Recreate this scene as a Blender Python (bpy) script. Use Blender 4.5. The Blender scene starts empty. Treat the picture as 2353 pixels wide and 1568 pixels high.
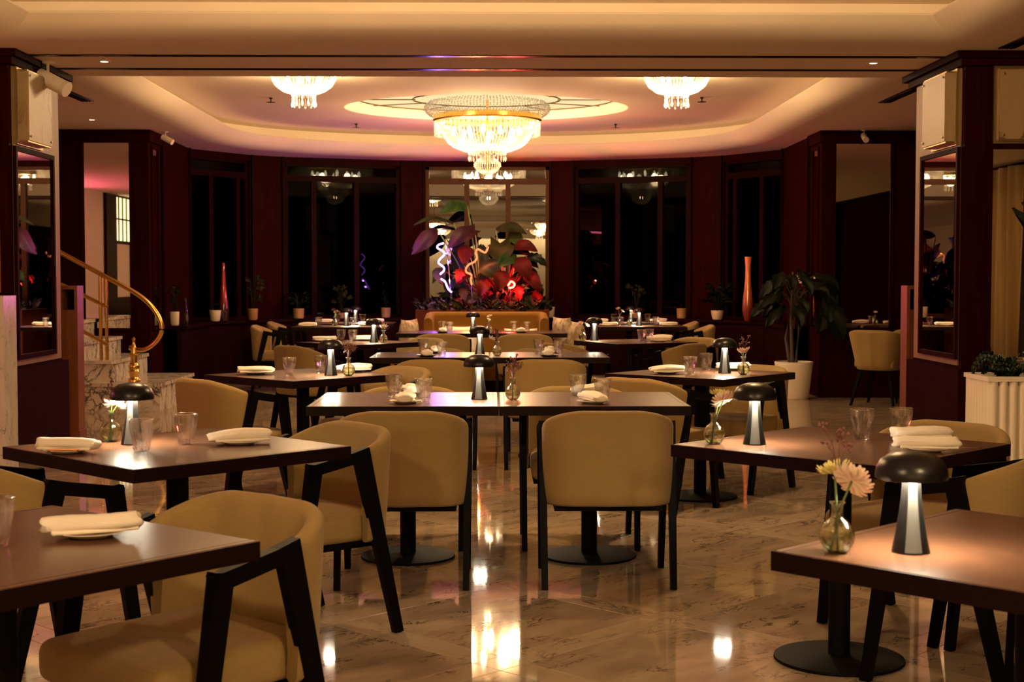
import bpy, bmesh, math, random
from mathutils import Vector, Matrix
from mathutils.geometry import tessellate_polygon
random.seed(7)
PI = math.pi
S = bpy.context.scene
C = S.collection
# ------------------------------------------------------------------ camera, world, exposure
cam_d = bpy.data.cameras.new('camera'); cam = bpy.data.objects.new('camera', cam_d); C.objects.link(cam)
cam.location = (0, 0, 1.35)
cam.rotation_euler = (math.radians(90 - 2.57), 0, -math.atan(46.5 / 3268))
cam_d.sensor_width = 36; cam_d.lens = 50.0; cam_d.clip_start = .05; cam_d.clip_end = 200
cam_d.dof.use_dof = True; cam_d.dof.focus_distance = 7.0; cam_d.dof.aperture_fstop = 8.0
S.camera = cam
w = bpy.data.worlds.new('night'); S.world = w; w.use_nodes = True
w.node_tree.nodes['Background'].inputs[0].default_value = (.05, .06, .10, 1)
w.node_tree.nodes['Background'].inputs[1].default_value = .012
vs = S.view_settings
vs.view_transform = 'Standard'; vs.look = 'None'; vs.gamma = 1; vs.use_curve_mapping = False
vs.exposure = 1.38
cy = S.cycles
cy.max_bounces = 12; cy.diffuse_bounces = 4; cy.glossy_bounces = 5; cy.transmission_bounces = 10; cy.transparent_max_bounces = 16
cy.caustics_reflective = False; cy.caustics_refractive = False
cy.sample_clamp_indirect = 4.0; cy.use_denoising = True; cy.use_light_tree = True
WARM = (1.0, .65, .315)
NEARW = (1.0, .72, .41)
P_MAIN, P_SMALL, P_FRONT, P_NEAR, P_BACKROOM = 130, 55, 78, 115, 45      # watts of the chandeliers; the near and backroom ones are added fill
E_COVE, E_LAMP, E_NEON, E_PINK, E_FILL = 1.0, 190, 7, 26, 36

# ------------------------------------------------------------------ materials
def nt(name):
    m = bpy.data.materials.new(name); m.use_nodes = True
    t = m.node_tree; t.nodes.clear()
    o = t.nodes.new('ShaderNodeOutputMaterial')
    return m, t, o
def N(t, ty, **kw):
    n = t.nodes.new(ty)
    for k, v in kw.items():
        if k.startswith('i_'): n.inputs[k[2:].replace('_', ' ')].default_value = v
        elif k.startswith('n'): n.inputs[int(k[1:])].default_value = v
        else: setattr(n, k, v)
    return n
def rgba(c): return (c[0], c[1], c[2], 1)
def mat(name, col, rough=.5, metal=0., spec=.5, col2=None, scale=20, stretch=(1, 1, 1), bump=0., coat=0., sheen=0., detail=4, ramp=(.35, .65), bscale=None):
    m, t, o = nt(name)
    p = N(t, 'ShaderNodeBsdfPrincipled'); t.links.new(p.outputs[0], o.inputs[0])
    p.inputs['Base Color'].default_value = rgba(col); p.inputs['Roughness'].default_value = rough
    p.inputs['Metallic'].default_value = metal; p.inputs['Specular IOR Level'].default_value = spec
    p.inputs['Coat Weight'].default_value = coat; p.inputs['Coat Roughness'].default_value = .08
    p.inputs['Sheen Weight'].default_value = sheen
    if col2 or bump:
        tc = N(t, 'ShaderNodeTexCoord'); mp = N(t, 'ShaderNodeMapping'); mp.inputs['Scale'].default_value = stretch
        t.links.new(tc.outputs['Object'], mp.inputs[0])
        nz = N(t, 'ShaderNodeTexNoise'); nz.inputs['Scale'].default_value = scale; nz.inputs['Detail'].default_value = detail
        t.links.new(mp.outputs[0], nz.inputs['Vector'])
        if col2:
            r = N(t, 'ShaderNodeValToRGB'); r.color_ramp.elements[0].position = ramp[0]; r.color_ramp.elements[1].position = ramp[1]
            r.color_ramp.elements[0].color = rgba(col); r.color_ramp.elements[1].color = rgba(col2)
            t.links.new(nz.outputs['Fac'], r.inputs[0]); t.links.new(r.outputs[0], p.inputs['Base Color'])
        if bump:
            b = N(t, 'ShaderNodeBump'); b.inputs['Strength'].default_value = bump; b.inputs['Distance'].default_value = .003
            src = nz
            if bscale:
                src = N(t, 'ShaderNodeTexNoise'); src.inputs['Scale'].default_value = bscale; t.links.new(mp.outputs[0], src.inputs['Vector'])
            t.links.new(src.outputs['Fac'], b.inputs['Height']); t.links.new(b.outputs[0], p.inputs['Normal'])
    return m
def emit(name, col, st):
    m, t, o = nt(name); e = N(t, 'ShaderNodeEmission'); e.inputs[0].default_value = rgba(col); e.inputs[1].default_value = st
    t.links.new(e.outputs[0], o.inputs[0]); return m
def thin_glass(name, tint, base=.04, edge=.55, rough=0., power=3.0):
    """thin glass wall: looks straight through, more mirror towards its edges"""
    m, t, o = nt(name)
    lw = N(t, 'ShaderNodeLayerWeight'); lw.inputs[0].default_value = .5
    pw = N(t, 'ShaderNodeMath', operation='POWER'); pw.inputs[1].default_value = power
    ml = N(t, 'ShaderNodeMath', operation='MULTIPLY_ADD'); ml.inputs[1].default_value = edge; ml.inputs[2].default_value = base
    t.links.new(lw.outputs['Facing'], pw.inputs[0]); t.links.new(pw.outputs[0], ml.inputs[0])
    a = N(t, 'ShaderNodeBsdfTransparent'); a.inputs[0].default_value = rgba(tint)
    g = N(t, 'ShaderNodeBsdfGlossy'); g.inputs['Roughness'].default_value = rough
    mx = N(t, 'ShaderNodeMixShader'); t.links.new(ml.outputs[0], mx.inputs[0]); t.links.new(a.outputs[0], mx.inputs[1]); t.links.new(g.outputs[0], mx.inputs[2])
    t.links.new(mx.outputs[0], o.inputs[0]); return m
def crystal_mat(name, tr, tl, gl):
    m, t, o = nt(name)
    a = N(t, 'ShaderNodeBsdfTransparent'); b = N(t, 'ShaderNodeBsdfTranslucent'); b.inputs[0].default_value = (1, .95, .85, 1)
    g = N(t, 'ShaderNodeBsdfGlossy'); g.inputs['Roughness'].default_value = .08
    m1 = N(t, 'ShaderNodeMixShader'); m1.inputs[0].default_value = tl; t.links.new(a.outputs[0], m1.inputs[1]); t.links.new(b.outputs[0], m1.inputs[2])
    m2 = N(t, 'ShaderNodeMixShader'); m2.inputs[0].default_value = gl; t.links.new(m1.outputs[0], m2.inputs[1]); t.links.new(g.outputs[0], m2.inputs[2])
    t.links.new(m2.outputs[0], o.inputs[0]); return m
def marble(name, base, base2, vein, rough, vscale=1.0, vamt=1.0, vw=.022, vt=.5):
    m, t, o = nt(name)
    p = N(t, 'ShaderNodeBsdfPrincipled'); t.links.new(p.outputs[0], o.inputs[0]); p.inputs['Roughness'].default_value = rough
    p.inputs['Specular IOR Level'].default_value = .55
    tc = N(t, 'ShaderNodeTexCoord'); gi = N(t, 'ShaderNodeObjectInfo')
    off = N(t, 'ShaderNodeVectorMath', operation='SCALE'); off.inputs['Scale'].default_value = 17.0
    cmb = N(t, 'ShaderNodeCombineXYZ'); t.links.new(gi.outputs['Random'], cmb.inputs[0]); t.links.new(gi.outputs['Random'], cmb.inputs[2])
    t.links.new(cmb.outputs[0], off.inputs[0])
    add = N(t, 'ShaderNodeVectorMath', operation='ADD'); t.links.new(tc.outputs['Object'], add.inputs[0]); t.links.new(off.outputs[0], add.inputs[1])
    mp = N(t, 'ShaderNodeMapping'); mp.inputs['Scale'].default_value = (vscale, vscale * 2.6, vscale); mp.inputs['Rotation'].default_value = (0, 0, .6)
    t.links.new(add.outputs[0], mp.inputs[0])
    n1 = N(t, 'ShaderNodeTexNoise'); n1.inputs['Scale'].default_value = 2.2; n1.inputs['Detail'].default_value = 5; t.links.new(mp.outputs[0], n1.inputs['Vector'])
    r1 = N(t, 'ShaderNodeValToRGB'); r1.color_ramp.elements[0].color = rgba(base); r1.color_ramp.elements[1].color = rgba(base2)
    r1.color_ramp.elements[0].position = .35; r1.color_ramp.elements[1].position = .7; t.links.new(n1.outputs['Fac'], r1.inputs[0])
    n2 = N(t, 'ShaderNodeTexNoise'); n2.inputs['Scale'].default_value = 3.1; n2.inputs['Detail'].default_value = 7; n2.inputs['Roughness'].default_value = .62; n2.inputs['Distortion'].default_value = .9
    t.links.new(mp.outputs[0], n2.inputs['Vector'])
    ab = N(t, 'ShaderNodeMath', operation='SUBTRACT'); ab.inputs[1].default_value = .5; t.links.new(n2.outputs['Fac'], ab.inputs[0])
    a2 = N(t, 'ShaderNodeMath', operation='ABSOLUTE'); t.links.new(ab.outputs[0], a2.inputs[0])
    r2 = N(t, 'ShaderNodeValToRGB'); r2.color_ramp.elements[0].position = .002; r2.color_ramp.elements[1].position = vw
    r2.color_ramp.elements[0].color = (1, 1, 1, 1); r2.color_ramp.elements[1].color = (0, 0, 0, 1); t.links.new(a2.outputs[0], r2.inputs[0])
    n3 = N(t, 'ShaderNodeTexNoise'); n3.inputs['Scale'].default_value = 2.6; n3.inputs['Detail'].default_value = 2; t.links.new(mp.outputs[0], n3.inputs['Vector'])
    r3 = N(t, 'ShaderNodeValToRGB'); r3.color_ramp.elements[0].position = vt; r3.color_ramp.elements[1].position = vt + .15; t.links.new(n3.outputs['Fac'], r3.inputs[0])
    mu = N(t, 'ShaderNodeMath', operation='MULTIPLY'); t.links.new(r2.outputs[0], mu.inputs[0]); t.links.new(r3.outputs[0], mu.inputs[1])
    mu2 = N(t, 'ShaderNodeMath', operation='MULTIPLY'); mu2.inputs[1].default_value = vamt; t.links.new(mu.outputs[0], mu2.inputs[0])
    mx = N(t, 'ShaderNodeMixRGB'); mx.inputs[2].default_value = rgba(vein); t.links.new(mu2.outputs[0], mx.inputs[0]); t.links.new(r1.outputs[0], mx.inputs[1])
    t.links.new(mx.outputs[0], p.inputs['Base Color'])
    return m
M = {}
M['plaster'] = mat('ceiling_plaster', (.86, .73, .56), .85, spec=.2, bump=.03, scale=60)
M['plaster_pink'] = mat('pink_plaster', (.72, .52, .48), .85, spec=.2)
M['cream_wall'] = mat('cream_wall_paint', (.80, .72, .55), .8, spec=.2)
M['mahogany'] = mat('dark_mahogany', (.009, .0015, .0014), .5, spec=.02, col2=(.015, .0024, .0022), scale=6, stretch=(6, 6, .5))
M['mahogany_red'] = mat('red_mahogany', (.014, .0012, .0015), .5, spec=.012, col2=(.021, .0021, .0021), scale=6, stretch=(6, 6, .5))
M['lit_wood'] = mat('orange_brown_wood', (.16, .045, .014), .35, col2=(.21, .062, .018), scale=5, stretch=(5, 5, .4))  # orange-brown wood of the slim post stands
M['window_wood'] = mat('golden_window_wood', (.055, .020, .0035), .45, spec=.08, col2=(.07, .026, .005), scale=5, stretch=(5, 5, .4))  # centre frame coloured paler than the others, as wood with light on it
M['leaf_purple'] = mat('purple_leaf', (.014, .003, .006), .5, spec=.15, col2=(.028, .006, .010), scale=6)
M['mahogany_planter'] = mat('red_brown_planter_wood', (.07, .014, .006), .45, spec=.1)
M['panel_wood'] = mat('amber_wood_veneer', (.42, .15, .03), .35, col2=(.28, .09, .02), scale=7, stretch=(.5, .5, 9))
M['bronze_panel'] = mat('satin_beige_panel', (.20, .105, .043), .5, spec=.3, col2=(.25, .135, .055), scale=5, stretch=(6, 6, .5))
M['table_wood'] = mat('walnut_tabletop', (.078, .033, .017), .25, spec=.42, col2=(.125, .054, .028), scale=9, stretch=(1, 9, 1), bump=.04)
M['table_edge'] = mat('dark_table_edge', (.007, .0010, .0012), .5, spec=.1)
M['black_wood'] = mat('black_stained_wood', (.002, .0015, .002), .5, spec=.06)
M['black_metal'] = mat('black_metal', (.004, .0035, .003), .6, metal=.0, spec=.05)
M['lamp_black'] = mat('black_lamp_lacquer', (.006, .005, .005), .3, spec=.3)
M['lamp_stem'] = mat('black_anodised_stem', (.006, .0055, .005), .35, spec=.2)
M['stem_face'] = mat('satin_stem_face', (.065, .062, .055), .5, spec=.25)  # paler grey that paints the stem's highlight
M['fabric'] = mat('beige_woven_fabric', (.262, .168, .060), .9, spec=.08, col2=(.318, .207, .077), scale=10, stretch=(3.5, 3.5, 75), bump=.12, sheen=.1, detail=5, ramp=(.3, .7))
M['brass'] = mat('polished_brass', (.78, .48, .12), .2, metal=1)
M['gold'] = mat('gold_ring', (.90, .60, .16), .22, metal=1)
M['antique_brass'] = mat('antique_brass', (.32, .22, .09), .35, metal=.9)
M['hood_white'] = mat('white_spot_hood', (.70, .58, .42), .5)
M['dark_bronze'] = mat('dark_bronze_plate', (.06, .035, .012), .5, metal=.6)
M['mahogany_matte'] = mat('matte_dark_wood', (.009, .0015, .0014), .9, spec=0.)
M['white_paint'] = mat('white_lamp_paint', (.78, .66, .50), .5)
M['linen'] = mat('white_linen', (.86, .76, .62), .85, spec=.15, bump=.2, scale=300)
M['porcelain'] = mat('white_porcelain', (.78, .70, .58), .15, spec=.6)
M['slate_plate'] = mat('dark_stoneware', (.05, .04, .035), .35)
M['copper'] = mat('copper_knife_metal', (.85, .42, .20), .2, metal=1)
M['steel'] = mat('steel_knife_metal', (.8, .76, .7), .2, metal=1)
def real_glass(name, col, ior, clear):
    m, t, o = nt(name)
    g = N(t, 'ShaderNodeBsdfGlass'); g.inputs['Color'].default_value = rgba(col); g.inputs['IOR'].default_value = ior; g.inputs['Roughness'].default_value = 0
    a = N(t, 'ShaderNodeBsdfTransparent'); a.inputs[0].default_value = rgba(col)
    mx = N(t, 'ShaderNodeMixShader'); mx.inputs[0].default_value = clear; t.links.new(g.outputs[0], mx.inputs[1]); t.links.new(a.outputs[0], mx.inputs[2])
    t.links.new(mx.outputs[0], o.inputs[0]); return m
M['glass'] = real_glass('tumbler_glass', (1, 1, 1), 1.45, .65)
M['rim_glass'] = thin_glass('bright_rim_glass', (1, 1, 1), .35, .5, .1, 1.5)
M['glass_base'] = thin_glass('thick_glass_base', (.92, .90, .86), .15, .6, .05, 1.5)
M['vase_glass'] = real_glass('vase_glass', (.97, .98, .92), 1.45, .15)
M['water'] = real_glass('vase_water', (.95, .97, .82), 1.33, .25)
M['window_glass'] = thin_glass('night_window_glass', (.10, .10, .10), .007, .25, power=6)
M['centre_glass'] = thin_glass('mirrored_centre_glass', (.10, .10, .10), .26, .4, power=4.0)
M['mirror'] = mat('mirror_silver', (.86, .82, .76), .012, metal=1)
M['marble_floor'] = marble('polished_floor_marble', (.28, .205, .135), (.41, .31, .21), (.035, .022, .015), .045, 1.35, .95, .024, .46)
M['marble_strip'] = marble('polished_strip_marble', (.34, .25, .165), (.44, .335, .23), (.07, .045, .03), .045, 1.0, .8, .022, .46)
M['grout'] = mat('dark_grout', (.16, .10, .07), .6)
M['marble_white'] = marble('white_veined_marble', (.56, .48, .37), (.68, .60, .48), (.045, .035, .025), .18, 1.5, 1.0, .045, .40)
M['marble_grey'] = marble('speckled_marble', (.50, .44, .37), (.58, .52, .45), (.06, .05, .05), .2, 3.0, 1.0)
M['onyx'] = marble('veined_onyx', (.30, .19, .085), (.37, .25, .12), (.12, .045, .012), .5, .55, 1.0)
M['slot'] = mat('dark_slot_metal', (.02, .015, .012), .2, metal=.6)
M['crystal'] = crystal_mat('chandelier_crystal', .3, .30, .25)
M['crystal_main'] = crystal_mat('grand_chandelier_crystal', .3, .045, .11)
M['crystal_dense'] = crystal_mat('chandelier_crystal_dense', .2, .22, .22)
M['bulb'] = emit('chandelier_bulb', (1, .80, .50), 30)
M['led_warm'] = emit('cove_led', (1, .70, .40), E_COVE)
M['lamp_led'] = emit('table_lamp_led', (1, .86, .62), E_LAMP)
M['laylight'] = emit('backlit_opal_glass', (1, .74, .38), .42)  # emission put into the panel to brighten the oval well
M['downlight'] = emit('downlight_lens', (1, .8, .55), 3.0)
M['neon_violet'] = emit('violet_neon', (.42, .13, 1.0), E_NEON)
M['neon_orange'] = emit('orange_neon', (1.0, .20, .07), E_NEON * .13)
M['neon_red'] = emit('red_neon', (1.0, .05, .03), E_NEON * 1.5)
M['leaf_green'] = mat('green_leaf', (.009, .024, .005), .55, spec=.08, col2=(.028, .055, .013), scale=8)
M['leaf_olive'] = mat('olive_leaf', (.012, .0125, .004), .55, spec=.08, col2=(.024, .022, .007), scale=6)
M['leaf_red'] = mat('red_leaf', (.035, .003, .003), .55, spec=.06, col2=(.06, .005, .005), scale=6)
M['leaf_dark'] = mat('dark_green_leaf', (.004, .007, .003), .45, spec=.12, col2=(.008, .012, .005), scale=8)
M['fern'] = mat('fern_green', (.02, .04, .018), .5)
M['stem_green'] = mat('green_stem', (.10, .15, .03), .5)
M['trunk'] = mat('brown_trunk', (.06, .035, .02), .7)
M['soil'] = mat('dark_soil', (.02, .013, .009), .9)
M['petal_pink'] = mat('pale_pink_petals', (.86, .60, .48), .6, col2=(.92, .78, .60), scale=30)
M['petal_yellow'] = mat('pale_yellow_petals', (.78, .70, .28), .6)
M['petal_white'] = mat('white_petals', (.90, .84, .72), .6)
M['sprig'] = mat('dry_brown_sprig', (.14, .05, .045), .7)
M['pot_cream'] = mat('cream_ceramic', (.72, .58, .40), .35, spec=.5)
M['pot_tan'] = mat('tan_ceramic', (.34, .18, .07), .4)
M['planter_white'] = mat('white_planter_paint', (.80, .70, .54), .45)
M['sofa'] = mat('ochre_velvet', (.20, .085, .010), .8, spec=.1, sheen=.05, bump=.1, scale=200)
M['cushion'] = mat('cream_patterned_cushion', (.50, .38, .24), .85, col2=(.30, .20, .12), scale=14, ramp=(.48, .55))
M['curtain'] = mat('gold_curtain', (.30, .18, .04), .8, sheen=.3)
M['glass_red'] = mat('red_art_glass', (.40, .03, .02), .08, spec=.8, col2=(.05, .03, .03), scale=6, coat=.5)
M['glass_orange'] = mat('orange_art_glass', (.80, .22, .05), .08, spec=.8, col2=(.35, .03, .02), scale=5, coat=.5)
M['black_hole'] = mat('dark_recess', (.01, .007, .006), .8)

def by_height(m, z0, z1, low, high):
    t = m.node_tree; p = t.nodes['Principled BSDF']; tc = N(t, 'ShaderNodeTexCoord'); sp = N(t, 'ShaderNodeSeparateXYZ'); t.links.new(tc.outputs['Object'], sp.inputs[0])
    mr = N(t, 'ShaderNodeMapRange'); mr.inputs[1].default_value = z0; mr.inputs[2].default_value = z1; t.links.new(sp.outputs['Z'], mr.inputs[0])
    r = N(t, 'ShaderNodeValToRGB'); r.color_ramp.elements[0].color = rgba(low); r.color_ramp.elements[1].color = rgba(high); t.links.new(mr.outputs[0], r.inputs[0]); t.links.new(r.outputs[0], p.inputs['Base Color'])
by_height(M['glass_orange'], .1, .55, (.16, .012, .008), (.75, .22, .06))       # glass blown in two colours
by_height(M['glass_red'], .12, .40, (.03, .012, .012), (.35, .02, .015))
# ------------------------------------------------------------------ geometry
class G:
    def __init__(s): s.v = []; s.f = []
    def add(s, vs, fs):
        o = len(s.v); s.v.extend([tuple(p) for p in vs]); s.f.extend([tuple(i + o for i in f) for f in fs]); return s
    def box(s, x0, y0, z0, x1, y1, z1):
        return s.add([(x0, y0, z0), (x1, y0, z0), (x1, y1, z0), (x0, y1, z0), (x0, y0, z1), (x1, y0, z1), (x1, y1, z1), (x0, y1, z1)],
                     [(0, 3, 2, 1), (4, 5, 6, 7), (0, 1, 5, 4), (1, 2, 6, 5), (2, 3, 7, 6), (3, 0, 4, 7)])
    def obox(s, c, sx, sy, sz, rz=0.):
        ca, sa = math.cos(rz), math.sin(rz); o = len(s.v); s.box(-sx / 2, -sy / 2, -sz / 2, sx / 2, sy / 2, sz / 2)
        for i in range(o, len(s.v)):
            x, y, z = s.v[i]; s.v[i] = (c[0] + x * ca - y * sa, c[1] + x * sa + y * ca, c[2] + z)
        return s
    def loft(s, rings, closed=True, c0=True, c1=True):
        n = len(rings[0]); o = len(s.v)
        for r in rings: s.v.extend([tuple(p) for p in r])
        m = n if closed else n - 1
        for i in range(len(rings) - 1):
            for j in range(m):
                a = o + i * n + j; b = o + i * n + (j + 1) % n
                s.f.append((a, b, b + n, a + n))
        if c0: s.f.append(tuple(o + j for j in range(n - 1, -1, -1)))
        if c1: s.f.append(tuple(o + (len(rings) - 1) * n + j for j in range(n)))
        return s
    def lathe(s, prof, n=24, c=(0, 0, 0), cap0=False, cap1=False):
        rings = [[(c[0] + r * math.cos(2 * PI * j / n), c[1] + r * math.sin(2 * PI * j / n), c[2] + z) for j in range(n)] for r, z in prof]
        return s.loft(rings, True, cap0, cap1)
    def tube(s, pts, r, n=8, ry=None, caps=True):
        pts = [Vector(p) for p in pts]; rr = r if isinstance(r, (list, tuple)) else [r] * len(pts); rings = []
        up = Vector((0, 0, 1))
        for i, p in enumerate(pts):
            d = (pts[min(i + 1, len(pts) - 1)] - pts[max(i - 1, 0)]).normalized()
            a = d.cross(up)
            if a.length < .05: a = d.cross(Vector((1, 0, 0)))
            a.normalize(); b = a.cross(d)
            rings.append([p + a * rr[i] * math.cos(2 * PI * j / n) + b * (rr[i] if ry is None else ry) * math.sin(2 * PI * j / n) for j in range(n)])
        return s.loft(rings, True, caps, caps)
    def bar(s, p0, p1, w0, d0, w1=None, d1=None, side=(1, 0, 0)):
        p0, p1 = Vector(p0), Vector(p1); x = Vector(side).normalized(); d = (p1 - p0).normalized(); y = d.cross(x).normalized()
        w1 = w0 if w1 is None else w1; d1 = d0 if d1 is None else d1; rings = []
        for p, w_, d_ in ((p0, w0, d0), (p1, w1, d1)):
            rings.append([p + x * a * w_ / 2 + y * b * d_ / 2 for a, b in ((-1, -1), (1, -1), (1, 1), (-1, 1))])
        return s.loft(rings)
    def octa(s, c, r, h):
        x, y, z = c
        return s.add([(x + r, y, z), (x, y + r, z), (x - r, y, z), (x, y - r, z), (x, y, z + h), (x, y, z - h)],
                     [(0, 1, 4), (1, 2, 4), (2, 3, 4), (3, 0, 4), (1, 0, 5), (2, 1, 5), (3, 2, 5), (0, 3, 5)])
    def rbox(s, x0, y0, z0, x1, y1, z1, r, n=5, crown=0.):
        """cushion: box with rounded edges"""
        cx, cy_, cz = (x0 + x1) / 2, (y0 + y1) / 2, (z0 + z1) / 2; hx, hy, hz = (x1 - x0) / 2, (y1 - y0) / 2, (z1 - z0) / 2
        def co(h):
            a = [-h + r * (1 - math.cos(i / n * PI / 2)) for i in range(n)] + [-h + r + (2 * h - 2 * r) * k / 4 for k in range(5)]
            return a + [-q for q in reversed(a[:n])]
        def pt(x, y, z):
            q = Vector((max(-hx + r, min(hx - r, x)), max(-hy + r, min(hy - r, y)), max(-hz + r, min(hz - r, z))))
            d = Vector((x, y, z)) - q
            if d.length > 1e-9: d = d.normalized() * r
            q = q + d
            if crown and q.z > 0: q.z += crown * (1 - (q.x / hx) ** 2) * (1 - (q.y / hy) ** 2)
            return (cx + q.x, cy_ + q.y, cz + q.z)
        X, Y, Z = co(hx), co(hy), co(hz)
        for ax in range(3):
            U, V, W = ((Y, Z, hx), (X, Z, hy), (X, Y, hz))[ax]
            for sgn in (-1, 1):
                o = len(s.v)
                for u in U:
                    for v in V:
                        p = ((sgn * W, u, v), (u, sgn * W, v), (u, v, sgn * W))[ax]; s.v.append(pt(*p))
                nv = len(V)
                for i in range(len(U) - 1):
                    for j in range(nv - 1):
                        q = (o + i * nv + j, o + i * nv + j + 1, o + (i + 1) * nv + j + 1, o + (i + 1) * nv + j); s.f.append(q)
        return s
    def grid(s, rows):
        o = len(s.v); n = len(rows[0])
        for r in rows: s.v.extend([tuple(p) for p in r])
        for i in range(len(rows) - 1):
            for j in range(n - 1): s.f.append((o + i * n + j, o + i * n + j + 1, o + (i + 1) * n + j + 1, o + (i + 1) * n + j))
        return s
def mesh(name, g, m, smooth=True, weld=False, angle=.7):
    me = bpy.data.meshes.new(name); me.from_pydata(g.v, [], g.f); me.update()
    b = bmesh.new(); b.from_mesh(me)
    if weld: bmesh.ops.remove_doubles(b, verts=b.verts, dist=1e-5)
    bmesh.ops.recalc_face_normals(b, faces=b.faces); b.to_mesh(me); b.free()
    if m: me.materials.append(m)
    if smooth:
        me.shade_smooth(); me.set_sharp_from_angle(angle=angle)
    return me
def obj(name, g, m, parent=None, loc=None, rz=0., smooth=True, weld=False, angle=.7):
    me = g if isinstance(g, bpy.types.Mesh) else mesh(name, g, m, smooth, weld, angle)
    o = bpy.data.objects.new(name, me); C.objects.link(o)
    if parent: o.parent = parent
    if loc: o.location = loc
    o.rotation_euler = (0, 0, rz)
    return o
def tag(o, label, cat, group=None):
    o['label'] = label; o['category'] = cat
    if group: o['group'] = group
    return o
def thing(name, label, cat, loc=(0, 0, 0), rz=0., group=None):
    o = bpy.data.objects.new(name, None); C.objects.link(o); o.empty_display_size = .1
    o.location = loc; o.rotation_euler = (0, 0, rz); return tag(o, label, cat, group)
def struct(name, g, m, parent=None, smooth=False, label=None):
    o = obj(name, g, m, parent, smooth=smooth)
    o['kind'] = 'structure'
    if label: o['label'] = label
    return o
def stuff(o): o['kind'] = 'stuff'; return o
def dup(root, loc, rz, label, group=None):
    r = root.copy(); C.objects.link(r); r.location = loc; r.rotation_euler = (0, 0, rz); r['label'] = label
    if group: r['group'] = group
    for ch in list(root.children):
        c = ch.copy(); C.objects.link(c); c.parent = r
        for g in ch.children:
            d = g.copy(); C.objects.link(d); d.parent = c
    return r
USED = set()
def place(proto, loc, rz, label, group=None):
    if proto.name not in USED:
        USED.add(proto.name); proto.location = loc; proto.rotation_euler = (0, 0, rz); proto['label'] = label
        if group: proto['group'] = group
        return proto
    return dup(proto, loc, rz, label, group)
def point_light(name, loc, watts, col=WARM, r=.06, parent=None):
    l = bpy.data.lights.new(name, 'POINT'); l.energy = watts; l.color = col; l.shadow_soft_size = r
    o = bpy.data.objects.new(name, l); C.objects.link(o); o.location = loc
    if parent: o.parent = parent
    return o

# ------------------------------------------------------------------ room: floor
AX = -.06
ZS, ZL, ZU = 2.98, 3.12, 3.30          # soffit, lip of the coves, upper ceilings
fl = struct('floor', G().box(-7.6, -7.6, -.12, 7.6, 21.5, -.0025), M['grout'])
def tile_mesh(name, a, b, m, h=.0025):
    a -= .0012; b -= .0012; c = .0012
    g = G(); g.loft([[(-a / 2 + e, -b / 2 + e, z), (a / 2 - e, -b / 2 + e, z), (a / 2 - e, b / 2 - e, z), (-a / 2 + e, b / 2 - e, z)] for e, z in ((0, -.004), (0, h - .0025 - .0008), (c, h - .0025))])
    return mesh(name, g, m, smooth=False)
MOD, STR = .926, .13
big = MOD - STR
tm = tile_mesh('marble_tile', big, big, M['marble_floor']); sm = tile_mesh('marble_strip', big, STR, M['marble_strip']); cm = tile_mesh('corner_tile', STR, STR, M['marble_strip'])
R45 = PI / 4; e1 = Vector((math.cos(R45), math.sin(R45), 0)); e2 = Vector((-e1.y, e1.x, 0)); org = Vector((.03, 4.92, 0))
tiles = []
for i in range(-16, 26):
    for j in range(-16, 26):
        p = org + e1 * MOD * i + e2 * MOD * j                        # a crossing of two strips
        tiles.append(('corner_tile', cm, p, R45)); tiles.append(('marble_strip', sm, p + e1 * MOD / 2, R45)); tiles.append(('marble_strip', sm, p + e2 * MOD / 2, R45 + PI / 2))
        tiles.append(('marble_tile', tm, p + (e1 + e2) * MOD / 2, R45))
def infr(p, mx): return 3.2 < p.y < mx and abs(p.x) < .30 * p.y + .7
rest = G()
for nm, me, p, rz in tiles:
    if abs(p.x) > 7.0 or p.y < -7 or p.y > 20.9: continue
    lim = {'marble_tile': 16.5, 'marble_strip': 11.5, 'corner_tile': 9.5}[nm]
    if infr(p, lim):
        obj(nm, me, None, fl, (p.x, p.y, 0), rz)
    else:
        o = len(rest.v); q = Matrix.Translation(p) @ Matrix.Rotation(rz, 4, 'Z')
        rest.v.extend([tuple(q @ v.co) for v in me.vertices]); rest.f.extend([tuple(o + k for k in f.vertices) for f in me.polygons])
stuff(obj('distant_tiles', rest, M['marble_floor'], fl, smooth=False))

# ------------------------------------------------------------------ room: ceiling
def recess_path(hw, y0, yc, yb, n=2.2, k=14):
    """open U from (-hw,y0) round the back to (hw,y0)"""
    L = [(-hw, y0)] + [(-hw, y0 + (yc - y0) * i / 6) for i in range(1, 6)]
    for i in range(k + 1):
        a = i / k * PI / 2; L.append((-hw * math.cos(a) ** (2 / n), yc + (yb - yc) * math.sin(a) ** (2 / n)))
    R = [(-x, y) for x, y in reversed(L[:-1])]
    return [(x + AX, y) for x, y in L + R]
def offset(path, d):
    out = []
    for i, p in enumerate(path):
        a = Vector(path[max(i - 1, 0)]); b = Vector(path[min(i + 1, len(path) - 1)]); t = (b - a).normalized()
        out.append((p[0] - t.y * d, p[1] + t.x * d))
    return out
LIP = recess_path(3.04, 11.66, 16.9, 19.25)
COVE = [(.34, ZS), (.26, ZS + .004), (.18, ZS + .02), (.11, ZS + .05), (.05, ZS + .095), (.0, ZL)]
g = G(); g.loft([[(x, y, z) for x, y in offset(LIP, d)] for d, z in COVE] + [[(x, y, ZL + .02) for x, y in offset(LIP, .02)], [(x, y, ZL - .02) for x, y in offset(LIP, .10)]], closed=False, c0=False, c1=False)
cl = struct('ceiling', G(), M['plaster'])
def cpart(name, g, smooth=True): 
    o = struct(name, g, M['plaster'], cl, smooth=smooth); return o
cpart('cove', g)
fx = 3.04
FL = [(-fx + AX, -5.0), (-fx + AX, 9.66), (fx + AX, 9.66), (fx + AX, -5.0)]
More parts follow.
